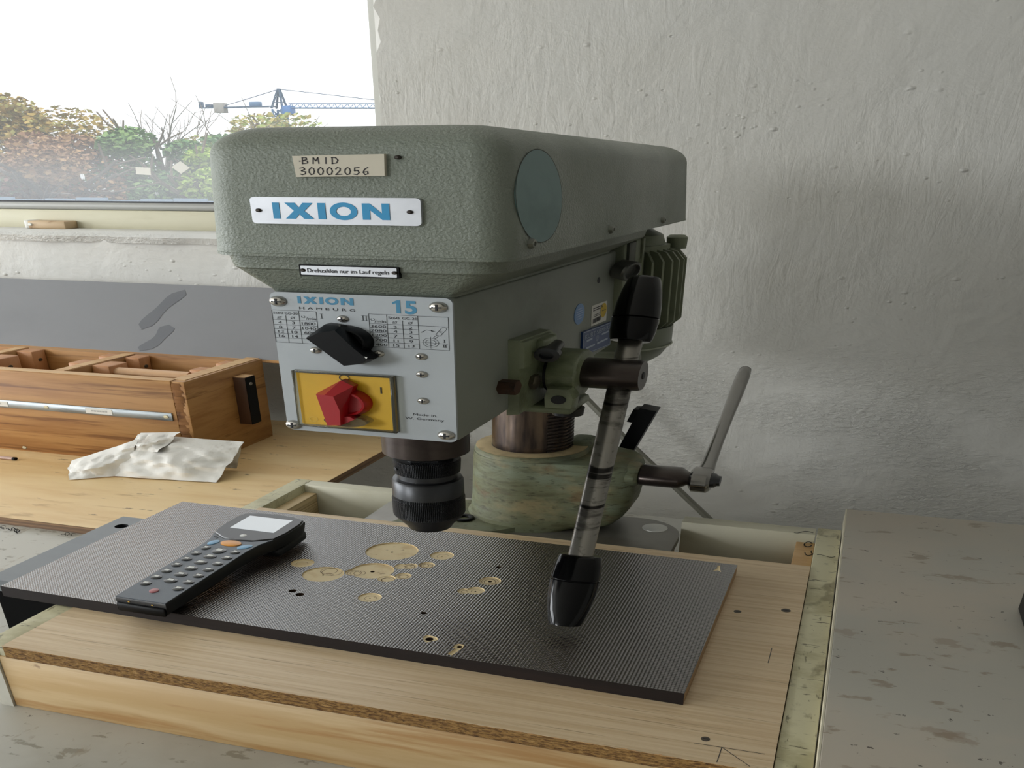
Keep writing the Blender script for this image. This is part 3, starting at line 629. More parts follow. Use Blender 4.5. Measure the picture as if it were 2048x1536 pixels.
# crumpled paper towel
def sheet(c00, c10, c01, c11, nu, nv, amp, seed, sag=0, th=.0008, bulge=0):
    c00, c10, c01, c11 = map(Vector, (c00, c10, c01, c11)); P = []; rn = seed*13.7
    for i in range(nu+1):
        u = i/nu; r = []
        for j in range(nv+1):
            v = j/nv; p = (c00*(1-u)+c10*u)*(1-v)+(c01*(1-u)+c11*u)*v
            e = min(1, 3*min(v, 1-v)+.35)
            n1 = mnoise.noise(Vector((u*3.1+rn, v*3.7, seed))); n2 = mnoise.noise(Vector((u*8+rn, v*9, seed+5))); n3 = abs(mnoise.noise(Vector((u*5+v*3+rn, v*2, seed+9))))
            p += Vector((0, -1, .35))*(amp*e*(n1+.45*n2+.8*n3)+bulge*math.sin(pi*v)*math.sin(pi*min(1, u*1.1)))
            p.z = max(p.z, PT+.0012); r.append(p)
        P.append(r)
    Q = [[p+Vector((0, th, .0002)) for p in r] for r in P]
    g = G().grid(P); g.grid(Q)
    return g
tw = thing('paper_towel', (-.72, .87, PT), 'crumpled soiled white paper towel in front of the wooden toolbox', 'paper towel')
obj('fold', sheet((-.7560, .8545, .0175), (-.6300, .8705, .0165), (-.7400, .897, .092), (-.6250, .928, .078), 36, 20, .0085, 2, bulge=.012), TOWEL, tw, fixn=False)
obj('fold', sheet((-.7440, .897, .088), (-.6280, .9285, .076), (-.7400, .908, .030), (-.6370, .922, .020), 24, 10, .0015, 6), TOWEL, tw, fixn=False)
obj('fold', sheet((-.7900, .8280, .0165), (-.7420, .8620, .0175), (-.8150, .866, .036), (-.7310, .885, .088), 24, 14, .007, 4, bulge=.008), TOWEL, tw, fixn=False)
obj('fold', sheet((-.7480, .880, .060), (-.7050, .880, .066), (-.7380, .900, .094), (-.6900, .905, .100), 16, 10, .006, 12, bulge=.008), TOWEL, tw, fixn=False)
g = G().lathe((-.965, .8795, PT+.0032), (1, .012, 0), [(0, .0031), (.052, .0031)], 12, m=0); g.lathe((-.913, .8801, PT+.0032), (1, .012, 0), [(0, .0032), (.0035, .0032)], 12, m=1)
tag(obj('dowel_pin', g, [mat('pink_wood_pin', 'c5a79b', .5), BLACKPL]), 'short pale pin with a black tip on the plywood at the left edge', 'pin')
# swarf
def curl(name, x, y, z, r, turns, lab, grp, seed, ln=.004):
    rn = random.Random(seed); a0 = rn.random()*6; pts = []; dx, dy = math.cos(a0), math.sin(a0)
    for k in range(int(10*turns)+2):
        a = k/10*2*pi; t = k/(10*turns)*ln; pts.append((x+dx*t*2-dy*r*math.cos(a)*.8, y+dy*t*2+dx*r*math.cos(a)*.8, z+r*.9+r*.75*math.sin(a)))
    tag(obj(name, G().tube(pts, r*.22, 5), SWARF), lab, 'metal shaving', grp)
SH1 = ['leftmost dark metal shaving on the grey bench in front of the plywood sheet', 'long curled metal shaving second from the left in front of the plywood', 'curled metal shaving third from the left in front of the plywood', 'tiny metal shaving beside the steel slab, left of its neighbour', 'tiny metal shaving nearest the steel slab on the grey bench']
SH2 = ['larger black shaving at the back of the ledge in the right frame corner', 'small black shaving beside the rail at the back of the frame corner', 'black shaving at the front of the ledge in the right frame corner', 'hooked black shaving touching the cream rail in the frame corner']
for i, (x, y, r) in enumerate(((-.756, .6915, .0024), (-.7455, .684, .0028), (-.7365, .6862, .0026), (-.6835, .6880, .0018), (-.677, .6885, .0016))):
    curl('metal_shaving', x, y, .0002, r, 1.6, SH1[i], 'shavings by the plywood', i)
for i, (x, y, r) in enumerate(((-.0055, .7745, .0026), (-.0025, .7765, .0022), (-.0045, .7520, .0020), (.0005, .7575, .0022))):
    curl('metal_shaving', x, y, .0737, r, 1.1, SH2[i], 'shavings in the frame corner', 20+i)
curl('metal_shaving', .0065, .729, .0881, .0014, .8, 'black metal shaving on the cream side rail beside the oak board corner', None, 31, .006)
curl('metal_shaving', .0, .7855, .0876, .0018, .9, 'black metal shaving bridging the right corner of the frame rails', None, 33, .007)

# ================================================================== barcode scanner
SO = Vector((-.4000, .4500, .105)); SA = math.radians(1.2); TILT = .012/.165
def ST(p):                                          # local: x across, y along towards the head, z up
    x, y, z = p; z = z+y*TILT
    return SO+Vector((x*math.cos(SA)+y*math.sin(SA), -x*math.sin(SA)+y*math.cos(SA), z))
sc = thing('barcode_scanner', SO, 'handheld barcode scanner with grey keypad and orange key on the dark board', 'scanner')
def outline(k=1.0, inset=0):
    L = [(-.0195, 0), (-.0198, .05), (-.0198, .095), (-.0215, .108), (-.0262, .122), (-.0285, .134), (-.0285, .155), (-.0265, .163), (-.015, .1675), (0, .169)]
    L = [(x+inset*(1 if x < 0 else 0), max(y, inset) if y < .01 else (y-inset if y > .16 else y)) for x, y in L]
    return L + [(-x, y) for x, y in L[::-1][1:]]
def ring(z, inset): return [Vector((x, y, z)) for x, y in outline(1, inset)]
obj('housing', G().loft([ring(.003, .004), ring(.006, .001), ring(.0185, 0), ring(.0215, .0004)], smooth=False), SHELLB, sc, T=ST)
kp = [(-.0190, .0008), (-.0193, .095), (-.0209, .1085), (-.0250, .1195), (-.022, .1165), (-.012, .111), (0, .109)]
kp = kp+[(-x, y) for x, y in kp[::-1][1:]]
fc = obj('keypad_face', G().prism(kp, (0, 0, .0215), X3, Y3, Z3, .0012), SHELLG, sc, T=ST)
hp = [(-.0250, .1205), (-.0275, .134), (-.0275, .1545), (-.0255, .162), (-.0145, .166), (0, .1672)]; hp = hp+[(-x, y) for x, y in hp[::-1][1:]]+[(.013, .1125), (0, .1105), (-.013, .1125)]
bz = obj('screen_bezel', G().prism(hp, (0, 0, .0215), X3, Y3, Z3, .0022, top=.985), SHELLB, sc, T=ST)
obj('screen', G().box(-.0188, .0188, .131, .1585, .0236, .0239), SCREEN, bz, T=ST)
obj('indicator_window', G().lathe((0, .1195, .0236), Z3, [(0, .0028), (.0004, .0024)], 16), KEYINK, bz, T=ST)
def ell(cx, cy, a, b, z0, h, n=20, rot=0, dome=.7):
    c, s_ = math.cos(rot), math.sin(rot); f = lambda k, q: Vector((cx+c*a*q*math.cos(k)-s_*b*q*math.sin(k), cy+s_*a*q*math.cos(k)+c*b*q*math.sin(k), 0))
    R_ = []
    for z, q in ((z0, 1.0), (z0+h*.55, 1.0), (z0+h, dome)): R_.append([f(2*pi*k/n, q)+Vector((0, 0, z)) for k in range(n)])
    return G().loft(R_)
ZK = .0227
obj('scan_key', ell(0, .1035, .0082, .0052, ZK, .0018), ORANGE, fc, T=ST)
obj('side_key', ell(-.0135, .1015, .0032, .0049, ZK, .0012, rot=-.35), SKYKEY, fc, T=ST); obj('side_key', ell(.0135, .1005, .0034, .0056, ZK, .0012, rot=-.75), SKYKEY, fc, T=ST)
obj('speaker_slot', G().box(-.0205, -.0195, .1118, .1142, ZK, ZK+.0002).box(-.0186, -.0176, .1106, .1130, ZK, ZK+.0002).box(-.0167, -.0157, .1094, .1118, ZK, ZK+.0002), BLACKPL, fc, T=ST)
def key(x, y, w, h, mm=KEYGREY):
    k = obj('key', ell(x, y, w/2, h/2, ZK, .0014, 14, 0, .82), mm, fc, T=ST)
    if mm is KEYGREY: obj('legend', G().box(x-w*.22, x+w*.22, y-h*.08, y+h*.26, ZK+.0014, ZK+.00155), KEYINK, k, T=ST)
key(0, .0885, .0105, .0105); key(-.0125, .0905, .0068, .0075); key(.0125, .0895, .0075, .0072)
for r in range(6):
    y = .0785-r*.0112
    key(-.0130, y+.0008, .0080, .0068)
    if r < 5: key(0, y-.0014, .0100, .0074)
    key(.0130, y, .0080, .0068)
key(0, .0148, .0062, .0066, REDKEY)
for x in (-.009, .009): obj('contact', G().lathe((x, .0006, .0178), -Y3, [(0, .0011), (.001, .0008)], 10), BRASS, sc, T=ST)
obj('end_cap', G().box(-.0185, .0185, -.0012, .0008, .004, .0155, .0015), BLACKPL, sc, T=ST)
obj('battery_bulge', G().box(-.014, .014, .02, .1, -.002, .004, .002), SHELLB, sc, T=ST)
g = G().box(-.026, .026, .123, .166, -.0085, .006, .004); obj('scan_head', g, SHELLB, sc, T=ST)

# ================================================================== drill press
MO = Vector((-.2418, .7832, .0777)); MS = .89
def MT(p): return MO+Vector(p)*MS
dp = thing('drill_press', MO, 'grey-green bench drill press with belt cover, chuck, column and feed lever', 'drill press')
def mo(name, g, mats, parent=None, **k): return obj(name, g, mats, parent or dp, T=MT, **k)
def minst(name, me, parent, at): return inst(name, me, parent, MT(at))
def mmesh(name, g, mats):                           # small shared mesh about its own origin
    return mesh_from(name, g, mats, (0, 0, 0), lambda p: Vector(p)*MS)
# --- belt cover
CX, CY0, CY1, CZ0, CZ1, DR = .0967, -.355, .205, .492, .611, .005
CXL, TXL = .0905, .0845
def cring(z, ins, rf=.026, rb=.022):
    d = DR*min(1, (z-CZ0)/(CZ1-CZ0)) + ins
    return rr(-CXL+d, CX-d, CY0+.002*(z-CZ0)/.12+ins, CY1-ins, [max(.004, rf-ins*.3), max(.004, .019-ins*.3), max(.004, rb-ins*.3), max(.004, rb-ins*.3)], z, 8)
rings = [cring(CZ0, .003), cring(CZ0, 0), cring(CZ0+.03, 0), cring(CZ0+.07, 0)]
FR = .025
for k in range(8):
    a = k/7*pi/2; rings.append(cring(CZ1-FR+FR*math.sin(a), FR*(1-math.cos(a))))
cover = mo('belt_cover', G().loft(rings), HAMMER)
lip = [cring(CZ0-.0005, .002), cring(CZ0-.0005, -.0002), cring(CZ0+.002, -.0003), cring(CZ0+.0025, 0)]
mo('cover_rim', G().loft(lip, cap=False), HAMMER, cover)
def cside(y, z, off=0): return Vector((CX-DR*(z-CZ0)/(CZ1-CZ0)+off, y, z))
g = G(); n = 48; c = (-.297, .5475)
ringv = [cside(c[0]+.0430*math.cos(2*pi*k/n), c[1]+.0430*math.sin(2*pi*k/n), .0003) for k in range(n)]; g.add(ringv, [list(range(n))])
g.loft([[cside(p.y, p.z, -.001) for p in ringv], ringv], cap=False, smooth=False)
mo('cover_disc', g, TEAL, cover)
g = G(); r0 = [cside(c[0]+.0430*math.cos(2*pi*k/n), c[1]+.0430*math.sin(2*pi*k/n), .00035) for k in range(n)]; r1 = [cside(c[0]+.0437*math.cos(2*pi*k/n), c[1]+.0437*math.sin(2*pi*k/n), .00035) for k in range(n)]
g.loft([r0, r1], cap=False); mo('disc_groove', g, mat('dark_groove', '3a3f3a', .7), cover, fixn=False)
SBOLT = mmesh('cover_screw', G().lathe((0, 0, 0), X3, [(-.001, .0052), (.0015, .0050), (.0028, .0040), (.0030, .0022), (.0022, .0020)], 14), mat('painted_screw', '7b7e74', .4, .3))
for y, z in ((-.32, .5052), (-.133, .5027), (.0623, .5006)): minst('screw', SBOLT, cover, cside(y, z))
# labels on the cover front
yf = CY0-.0005
def F(x, z, y=yf): return Vector((x, y, z))
o3, u3, v3 = Vector((0, yf, 0)), X3, Z3
tp = mo('tape_label', G().prism([(-.0232, .5843), (.0295, .5856), (.0290, .5669), (-.0222, .5659)], (0, yf+.0004+.002, 0), X3, Z3, -Y3, .0030), TAPE, cover)
HW = {'B': [[(0, 0), (.05, 1)], [(0, 1), (.5, .95), (.55, .7), (.1, .52), (.6, .42), (.62, .1), (0, 0)]], 'M': [[(0, 0), (.08, 1), (.35, .45), (.62, 1), (.68, 0)]], '1': [[(.25, 0), (.3, 1)]], 'D': [[(0, 0), (.03, 1)], [(-.05, 1), (.45, .95), (.68, .55), (.5, .1), (-.05, 0)]],
      '3': [[(0, .92), (.35, 1), (.5, .78), (.15, .55), (.55, .4), (.5, .1), (.2, 0), (0, .12)]], '0': [[(.3, 1), (.06, .75), (.02, .35), (.2, .02), (.45, .1), (.56, .5), (.5, .85), (.3, 1)]], '2': [[(.02, .8), (.2, 1), (.46, .9), (.45, .6), (.0, .02), (.58, .06)]],
      '5': [[(.55, 1), (.12, .95), (.08, .55), (.4, .6), (.52, .3), (.3, .02), (0, .1)]], '6': [[(.5, 1), (.18, .75), (.02, .35), (.2, .02), (.48, .15), (.45, .42), (.1, .38)]], '-': [[(0, .45), (.12, .45)]]}
g = G(); ow = Vector((0, yf-.0007, 0))
def hand(s, x, z, h, adv):
    for ch in s:
        if ch in HW:
            for st_ in HW[ch]: stroke(g, [(x+a*h*.95, z+b*h+.05*a*h) for a, b in st_], ow, X3, Z3, .00042)
        x += adv if ch != '1' else adv*.8
hand('-', -.0192, .5775, .005, .003); hand('BM1D', -.0175, .5775, .0052, .0062); hand('30002056', -.0195, .5678, .0062, .0052)
mo('handwriting', g, mat('pencil_ink', '3c3836', .6), tp, fixn=False)
def rrpoly(x0, x1, z0, z1, r, n=5): return [(p.x, p.y) for p in rr(x0, x1, z0, z1, r, 0, n)]
lp = mo('name_plate', G().prism(rrpoly(-.0520, .0483, .5231, .5478, .003), (0, yf+.0015, 0), X3, Z3, -Y3, .0025), ALU, cover)
def logo(g, x0, x1, z0, z1, o, m=0):
    """the five letters I X I O N, drawn in a box x0..x1, z0..z1"""
    k = (x1-x0)/.0690; H = z1-z0
    P = lambda L: G().add([Vector(o)+X3*(x0+a*k)+Z3*(z0+b*H) for a, b in L], [list(range(len(L)))], m)
    g.join(P([(0, 0), (.0042, 0), (.0042, 1), (0, 1)]))
    g.join(P([(.0074, 0), (.0134, 0), (.0160, .30), (.0186, 0), (.0246, 0), (.0192, .5), (.0244, 1), (.0184, 1), (.0160, .70), (.0136, 1), (.0076, 1), (.0128, .5)]))
    g.join(P([(.0272, 0), (.0318, 0), (.0318, 1), (.0272, 1)]))
    n = 32; vs = []
    for i in range(n+1):
        a = 2*pi*i/n
        for q in (1, .50): vs.append(Vector(o)+X3*(x0+(.0424+.0081*math.cos(a)*(q if q == 1 else .53))*k)+Z3*(z0+H*(.5+(.54 if q == 1 else .28)*math.sin(a))))
    g.add(vs, [[2*i, 2*i+1, 2*i+3, 2*i+2] for i in range(n)], m)
    g.join(P([(.0533, 0), (.0577, 0), (.0577, .60), (.0646, 0), (.0690, 0), (.0690, 1), (.0646, 1), (.0646, .40), (.0577, 1), (.0533, 1)]))
    return g
mo('logo_lettering', logo(G(), -.0384, .0307, .5280, .5428, (0, yf-.0013, 0)), BLUEINK, lp, fixn=False)
RIV = mmesh('rivet', G().lathe((0, 0, 0), -Y3, [(-.001, .0019), (.0008, .0017), (.0014, .0009)], 12), mat('dark_rivet', '3a342f', .5, .5))
for x in (-.0472, .0422): minst('rivet', RIV, lp, (x, yf-.001, .5355))
minst('rivet', RIV, cover, (.0361, CY0+.0005, .5827))
# --- head casting: tray under the cover, chamfer, body
TX0, TY0, TY1 = .0897, -.3495, .047
trA = [rr(-TXL, TX0, TY0, TY1, [.020, .020, .012, .012], .4925, 8), rr(-TXL+.0025, TX0-.0025, TY0+.0015, TY1, [.019, .019, .012, .012], .4785, 8), rr(-TXL+.0035, TX0-.0035, TY0+.0025, TY1, [.019, .019, .012, .012], .4770, 8)]
trB = [rr(-TXL+.0036, TX0-.0036, TY0+.0026, TY1, [.019, .019, .012, .012], .4770, 8), rr(-.0585, .0585, -.3388, TY1-.01, [.005]*4, .4560, 8), rr(-.0577, .0577, -.3370, TY1-.01, [.004]*4, .4530, 8)]
head = mo('head_casting', G().loft(trA).loft(trB), HAMMER)
mo('tray_ledge', G().loft([rr(-TXL-.001, TX0+.001, TY0-.001, TY1, [.020, .020, .012, .012], .4910, 8), rr(-TXL-.001, TX0+.001, TY0-.001, TY1, [.020, .020, .012, .012], .4930, 8)]), HAMSIDE, head)
body = mo('head_body', G().box(-.0577, .0577, -.337, .062, .2965, .4535, .003), HAMSIDE, head)
mo('column_clamp', G().lathe((0, 0, .285), Z3, [(0, .050), (.012, .052), (.10, .052)], 40), HAMSIDE, head)
dl = mo('warning_plate', G().prism(rrpoly(-.0304, .0308, .4724, .4836, .001), (0, TY0+.003, 0), X3, Z3, -Y3, .0036), BLACKPL, head)
mo('plate_face', G().prism(rrpoly(-.0292, .0296, .4736, .4825, .0006), (0, TY0, 0), X3, Z3, -Y3, .0010), ALU, dl)
mo('lettering', text('Drehzahlen nur im Lauf regeln', (0, TY0-.0013, .4762), X3, Z3, h=.0040, width=.0500, bold=.008, align='CENTER'), BLACKINK, dl, fixn=False)
for x in (-.0278, .0284): minst('rivet', RIV, dl, (x, TY0-.0006, .478))
# --- front panel
PY = -.340
pn = mo('front_panel', G().prism(rrpoly(-.0578, .0575, .2962, .4528, .005), (0, PY+.0022, 0), X3, Z3, -Y3, .0022), PLATEM)
g = G().lathe((0, 0, 0), -Y3, [(0, .0056), (.0008, .0056), (.0024, .0042), (.0030, .0015)], 20, m=0)
g.box(-.0030, .0030, -.0036, -.0022, -.0006, .0006, m=1).box(-.0006, .0006, -.0036, -.0022, -.0030, .0030, m=1)
SCRB = mmesh('panel_screw', g, [STEEL, BLACKINK])
g2 = G().lathe((0, 0, 0), -Y3, [(0, .0038), (.0005, .0038), (.0016, .0028), (.0020, .0010)], 18, m=0)
g2.box(-.0020, .0020, -.0024, -.0014, -.0004, .0004, m=1).box(-.0004, .0004, -.0024, -.0014, -.0020, .0020, m=1)
SCRS = mmesh('panel_screw_small', g2, [STEEL, BLACKINK])
for x, z in ((-.0525, .4431), (.049, .4436), (-.0530, .3026), (.0507, .3044)): minst('screw', SCRB, pn, (x, PY, z))
for x, z in ((-.0112, .4272), (-.0313, .3916), (.010, .3917), (.0372, .391), (.0369, .3717), (.0368, .3421)): minst('screw', SCRS, pn, (x, PY, z))
op = Vector((0, PY-.0002, 0))
g = logo(G(), -.0396, -.0034, .4417, .4490, op); mo('logo_lettering', g, BLUE2, pn, fixn=False)
g = text('5', (.0285, op.y, .4357), X3, Z3, h=.0133, width=.0074, bold=.03)
g.add([op+X3*a+Z3*b for a, b in ((.0232, .4357), (.0258, .4357), (.0258, .4490), (.0240, .4490), (.0209, .4466), (.0209, .4446), (.0232, .4458))], [list(range(7))])
mo('model_number', g, BLUE2, pn, fixn=False)
g = text('HAMBURG', (-.0391, op.y, .4354), X3, Z3, h=.0028, width=.0362, space=1.6)
def tx(s, x, z, h=.0030, al='CENTER', wf=1.25, b=0, w=None): g.join(text(s, (x, op.y, z), X3, Z3, h=h, align=al, wf=wf, bold=b, width=w))
def ln(a, b, t=.00016): line2(g, a, b, op, X3, Z3, t)
mo('place_name', g, BLACKINK, pn, fixn=False); g = G()
# left table
zz = [.4336, .4232, .4180, .4132, .4084, .4035, .3985]; xl, xr = -.0577, -.0283
for z in zz: ln((xl, z), (xr, z))
for x in (xl, -.0398, xr): ln((x, zz[0]), (x, zz[-1]))
ln((-.0488, .4282), (-.0488, zz[-1]))
tx('St60', -.0536, .4293, .0027, w=.0066); tx('GG-20', -.0450, .4293, .0027, w=.0086)
for x in (-.0532, -.0444, ): ring2(g, (x, .4257), .0010, .00128, op, X3, Z3, 16); ln((x-.0017, .4242), (x+.0017, .4272), .00012)
ring2(g, (-.0372, .4275), .0010, .0013, op, X3, Z3, 16, 0, 2.2, 7.6); tx('/min', -.0321, .4244, .0030, w=.0066)
for k, (a, b, c) in enumerate((('4', '3', '1800'), ('8', '7', '1040'), ('12', '10', '600'), ('16', '14', ''))):
    z = zz[k+1]-.0042
    tx(a, -.0532, z); tx(b, -.0442, z)
    if c: tx(c, -.0341, z)
mo('speed_table', g, BLACKINK, pn, fixn=False); g = G()
# right table
zz = [.4337, .4237, .4193, .4143, .4094, .4044, .3991]; xa, xb, xc, xd, xe = .0055, .0168, .0266, .0362, .0547
ln((xa, zz[0]), (xe, zz[0])); ln((xa, zz[-1]), (xe, zz[-1])); ln((xc+.0096, .4237), (xe, .4237))
for z in zz[1:-1]: ln((xa, z), (xd, z))
for x in (xa, xb, xd, xe): ln((x, zz[0]), (x, zz[-1]))
ln((xc, .4282), (xc, zz[-1]))
tx('St60', .0212, .4293, .0027, w=.0070); tx('GG-20', .0311, .4293, .0027, w=.0094)
for x in (.0217, .0313): ring2(g, (x, .4260), .0010, .00128, op, X3, Z3, 16); ln((x-.0017, .4245), (x+.0017, .4275), .00012)
ring2(g, (.0078, .4280), .0010, .0013, op, X3, Z3, 16, 0, 2.2, 7.6); tx('/min', .0126, .4250, .0030, w=.0072)
for k, (a, b, c) in enumerate((('3600', '3', '2'), ('2080', '4', '3'), ('1200', '7', '5'), ('700', '11', '9'), ('400', '15', '13'))):
    z = zz[k+1]-.0042; tx(a, .0160, z, al='RIGHT'); tx(b, .0217, z); tx(c, .0313, z)
cc = (.0434, .4065)
for r in (.0049, .0031): ring2(g, cc, r-.00013, r+.00013, op, X3, Z3, 28)
ln((cc[0], cc[1]-.0062), (cc[0], cc[1]+.0062), .00012); ln((cc[0]-.0055, cc[1]), (.0540, cc[1]-.0006), .00012)
A = Vector((.0452, .4108)); B = Vector((.0480, .4145)); n2 = Vector((-.8, .6))*.0007; ln(A+n2, B+n2, .00012); ln(A-n2, B-n2, .00012)
C2 = Vector((.0518, .4213)); d2 = (C2-B).normalized(); n3 = Vector((-d2.y, d2.x))*.00155
ln(B+n3, C2+n3, .00013); ln(B-n3, C2-n3, .00013); ln(B+n3, B-n3, .00013); ring2(g, C2, .00145, .0017, op, X3, Z3, 12, 0, math.atan2(d2.y, d2.x)-pi/2, math.atan2(d2.y, d2.x)+pi/2)
for q in (.45, .6): m_ = B+(C2-B)*q; ln(m_+n3, m_-n3, .00011)
for a, b in (((.0378, .4170), (.0412, .4196)), ((.0412, .4196), (.0462, .4184))): ln(a, b, .00014)
g.add([op+X3*a+Z3*b for a, b in ((.0373, .4163), (.0398, .4188), (.0391, .4172))], [[0, 1, 2]]); g.add([op+X3*a+Z3*b for a, b in ((.0468, .4182), (.0438, .4196), (.0440, .4184))], [[0, 1, 2]])
mo('speed_table', g, BLACKINK, pn, fixn=False); g = G()
def roman(k, x, z, h):
    for i in range(k): q = x+i*h*.42; ln((q, z), (q, z+h), .00024)
    w = h*.42*(k-1); ln((x-h*.22, z), (x+w+h*.22, z), .00013); ln((x-h*.22, z+h), (x+w+h*.22, z+h), .00013)
roman(1, -.0249, .4266, .0048); roman(2, .0018, .4266, .0048); roman(1, .0519, .4072, .0030); roman(2, .0514, .4020, .0030)
mo('range_numeral', g, BLACKINK, pn, fixn=False); g = G()
tx('Made in', .0371, .3246, .0027, wf=1.3); tx('W. Germany', .0370, .3198, .0027, wf=1.3)
mo('origin_text', g, BLACKINK, pn, fixn=False)
# selector knob
kn = mo('speed_selector', G().lathe((-.0088, PY, .4040), -Y3, [(0, .0165), (.006, .0163), (.0085, .0145), (.0088, .0132), (.0060, .0118)], 40), BLACKPL)
def knob(front, rim, y0, y1, y2):
    # bar handle: 'front' face polygon at depth y2, 'rim' = the same corners at the base (depth y0)
    n = len(front); g = G()
    g.loft([[Vector((x, y0, z)) for x, z in rim], [Vector((x, y1, z)) for x, z in rim], [Vector((x, y2, z)) for x, z in front]], smooth=False)
    return g
fr_ = [(-.0278, .4088), (-.0200, .4150), (-.0090, .4190), (.0020, .4010), (.0105, .3900), (.0060, .3850), (-.0053, .3815)]
rm_ = [(-.0308, .4085), (-.0180, .4232), (-.0079, .4212), (.0040, .3990), (.0110, .3888), (.0050, .3831), (-.0080, .3802)]
mo('knob_handle', knob(fr_, rm_, PY-.002, PY-.010, PY-.016), BLACKPL, kn)
mo('knob_pointer', G().prism([(.0085, .3930), (.0105, .3925), (.0098, .3905)], (0, PY-.0160, 0), X3, Z3, -Y3, .0004), KEYINK, kn)
# main switch
sw = thing('main_switch', MT((0, 0, 0))); sw.parent = dp; sw.location = (0, 0, 0)
mo('switch_plate', G().prism(rrpoly(-.0453, .0180, .3060, .3668, .001), (0, PY, 0), X3, Z3, -Y3, .0025), YELLOW, sw)
fx = G().box(-.0470, -.0454, PY-.0055, PY, .3040, .3690, .0004).box(.0181, .0205, PY-.0055, PY, .3040, .3690, .0004).box(-.0454, .0181, PY-.0055, PY, .3670, .3690, .0004).box(-.0454, .0181, PY-.0055, PY, .3040, .3058, .0004)
mo('clear_frame', fx, CLEARPL, sw)
g = G(); ring2(g, (-.0128, .3633), .0029, .0036, (0, PY-.0028, 0), X3, Z3, 28); quad(g, *[Vector((x, PY-.0028, z)) for x, z in ((.0104, .3482), (.0114, .3482), (.0114, .3553), (.0104, .3553))])
mo('switch_marks', g, BLACKINK, sw, fixn=False)
rk = mo('red_knob', G().lathe((-.0108, PY-.002, .3365), -Y3, [(0, .0155), (.005, .0153), (.0085, .0135), (.0088, .0120), (.0060, .0108)], 36), REDPL, sw)
fr_ = [(-.0252, .3478), (-.0195, .3480), (-.0138, .3468), (-.0105, .3310), (-.0111, .3142), (-.0200, .3130)]
rm_ = [(-.0285, .3465), (-.0110, .3632), (-.0032, .3575), (-.0085, .3380), (-.0100, .3140), (-.0215, .3120)]
mo('knob_handle', knob(fr_, rm_, PY-.004, PY-.0105, PY-.017), REDPL, rk)
mo('knob_wing', G().prism([(-.0120, .3130), (-.0030, .3208), (-.0065, .3235), (-.0120, .3225)], (0, PY-.004, 0), X3, Z3, -Y3, .0095), REDPL, rk)
mo('clear_guard', G().lathe((-.0105, PY-.0026, .3165), -Y3, [(0, .0150), (.009, .0145)], 24).xf(lambda p: Vector((p.x, p.y, .3165+(p.z-.3165)*.42))), CLEARPL, sw)
ring_ = G(); ring2(ring_, (-.0370, .3125), .0026, .0030, (0, PY-.0028, 0), X3, Z3, 20); mo('moulded_mark', ring_, mat('pale_yellow_mark', 'e3c75c', .5), sw, fixn=False)
# --- quill, spindle and chuck
QY = -.255
mo('quill_collar', G().lathe((0, QY, .238), Z3, [(0, .029), (.002, .0312), (.06, .0312)], 40), BROWNSTEEL)
mo('spindle_nut', G().lathe((0, QY, .229), Z3, [(0, .0195), (.012, .0195)], 6, smooth=False, a0=.3), DARKSTEEL)
ch = thing('chuck', MT((0, QY, .128))); ch.parent = dp; ch.location = W(MT((0, QY, .128)))-W(MO)
mo('chuck_collar', G().lathe((0, QY, .211), Z3, [(0, .0228), (.0005, .0240), (.016, .0246), (.0185, .0240), (.0192, .0215)], 48), KNURL, ch)
mo('chuck_hole', G().lathe((-.0155, QY-.0182, .2200), (-.65, -.76, 0), [(0, .0022), (.0012, .0022)], 12), BLACKINK, ch)
mo('chuck_neck', G().lathe((0, QY, .200), Z3, [(0, .0216), (.012, .0216)], 48), DARKSTEEL, ch)
mo('chuck_body', G().lathe((0, QY, .179), Z3, [(0, .0262), (.020, .0260), (.0230, .0250), (.0240, .0222)], 56), DARKSTEEL, ch)
mo('knurled_sleeve', G().lathe((0, QY, .150), Z3, [(0, .0262), (.002, .0267), (.024, .0268), (.0255, .0262), (.029, .0262)], 56), KNURL, ch)
mo('chuck_nose', G().lathe((0, QY, .1285), Z3, [(0, .0110), (.0005, .0160), (.006, .0180), (.0205, .0258), (.0215, .0262)], 56), DARKSTEEL, ch)
# --- column with rack
col_ = mo('column', G().lathe((0, 0, .02), Z3, [(0, .0385), (.28, .0385)], 56), COLSTEEL)
g = G()
for k in range(30):
    z = .128+k*.0058; vs = []
    for i in range(9):
        a = math.radians(-52+i*9)
        for r, dz in ((.0380, 0), (.0398, .0009), (.0398, .0030), (.0380, .0040)): vs.append(Vector((r*math.cos(a), r*math.sin(a), z+dz)))
    g.add(vs, [[i*4+j, i*4+j+1, i*4+j+5, i*4+j+4] for i in range(8) for j in range(3)]+[[0, 1, 2, 3], [32, 33, 34, 35]])
mo('rack', g, BROWNSTEEL, col_, fixn=False)
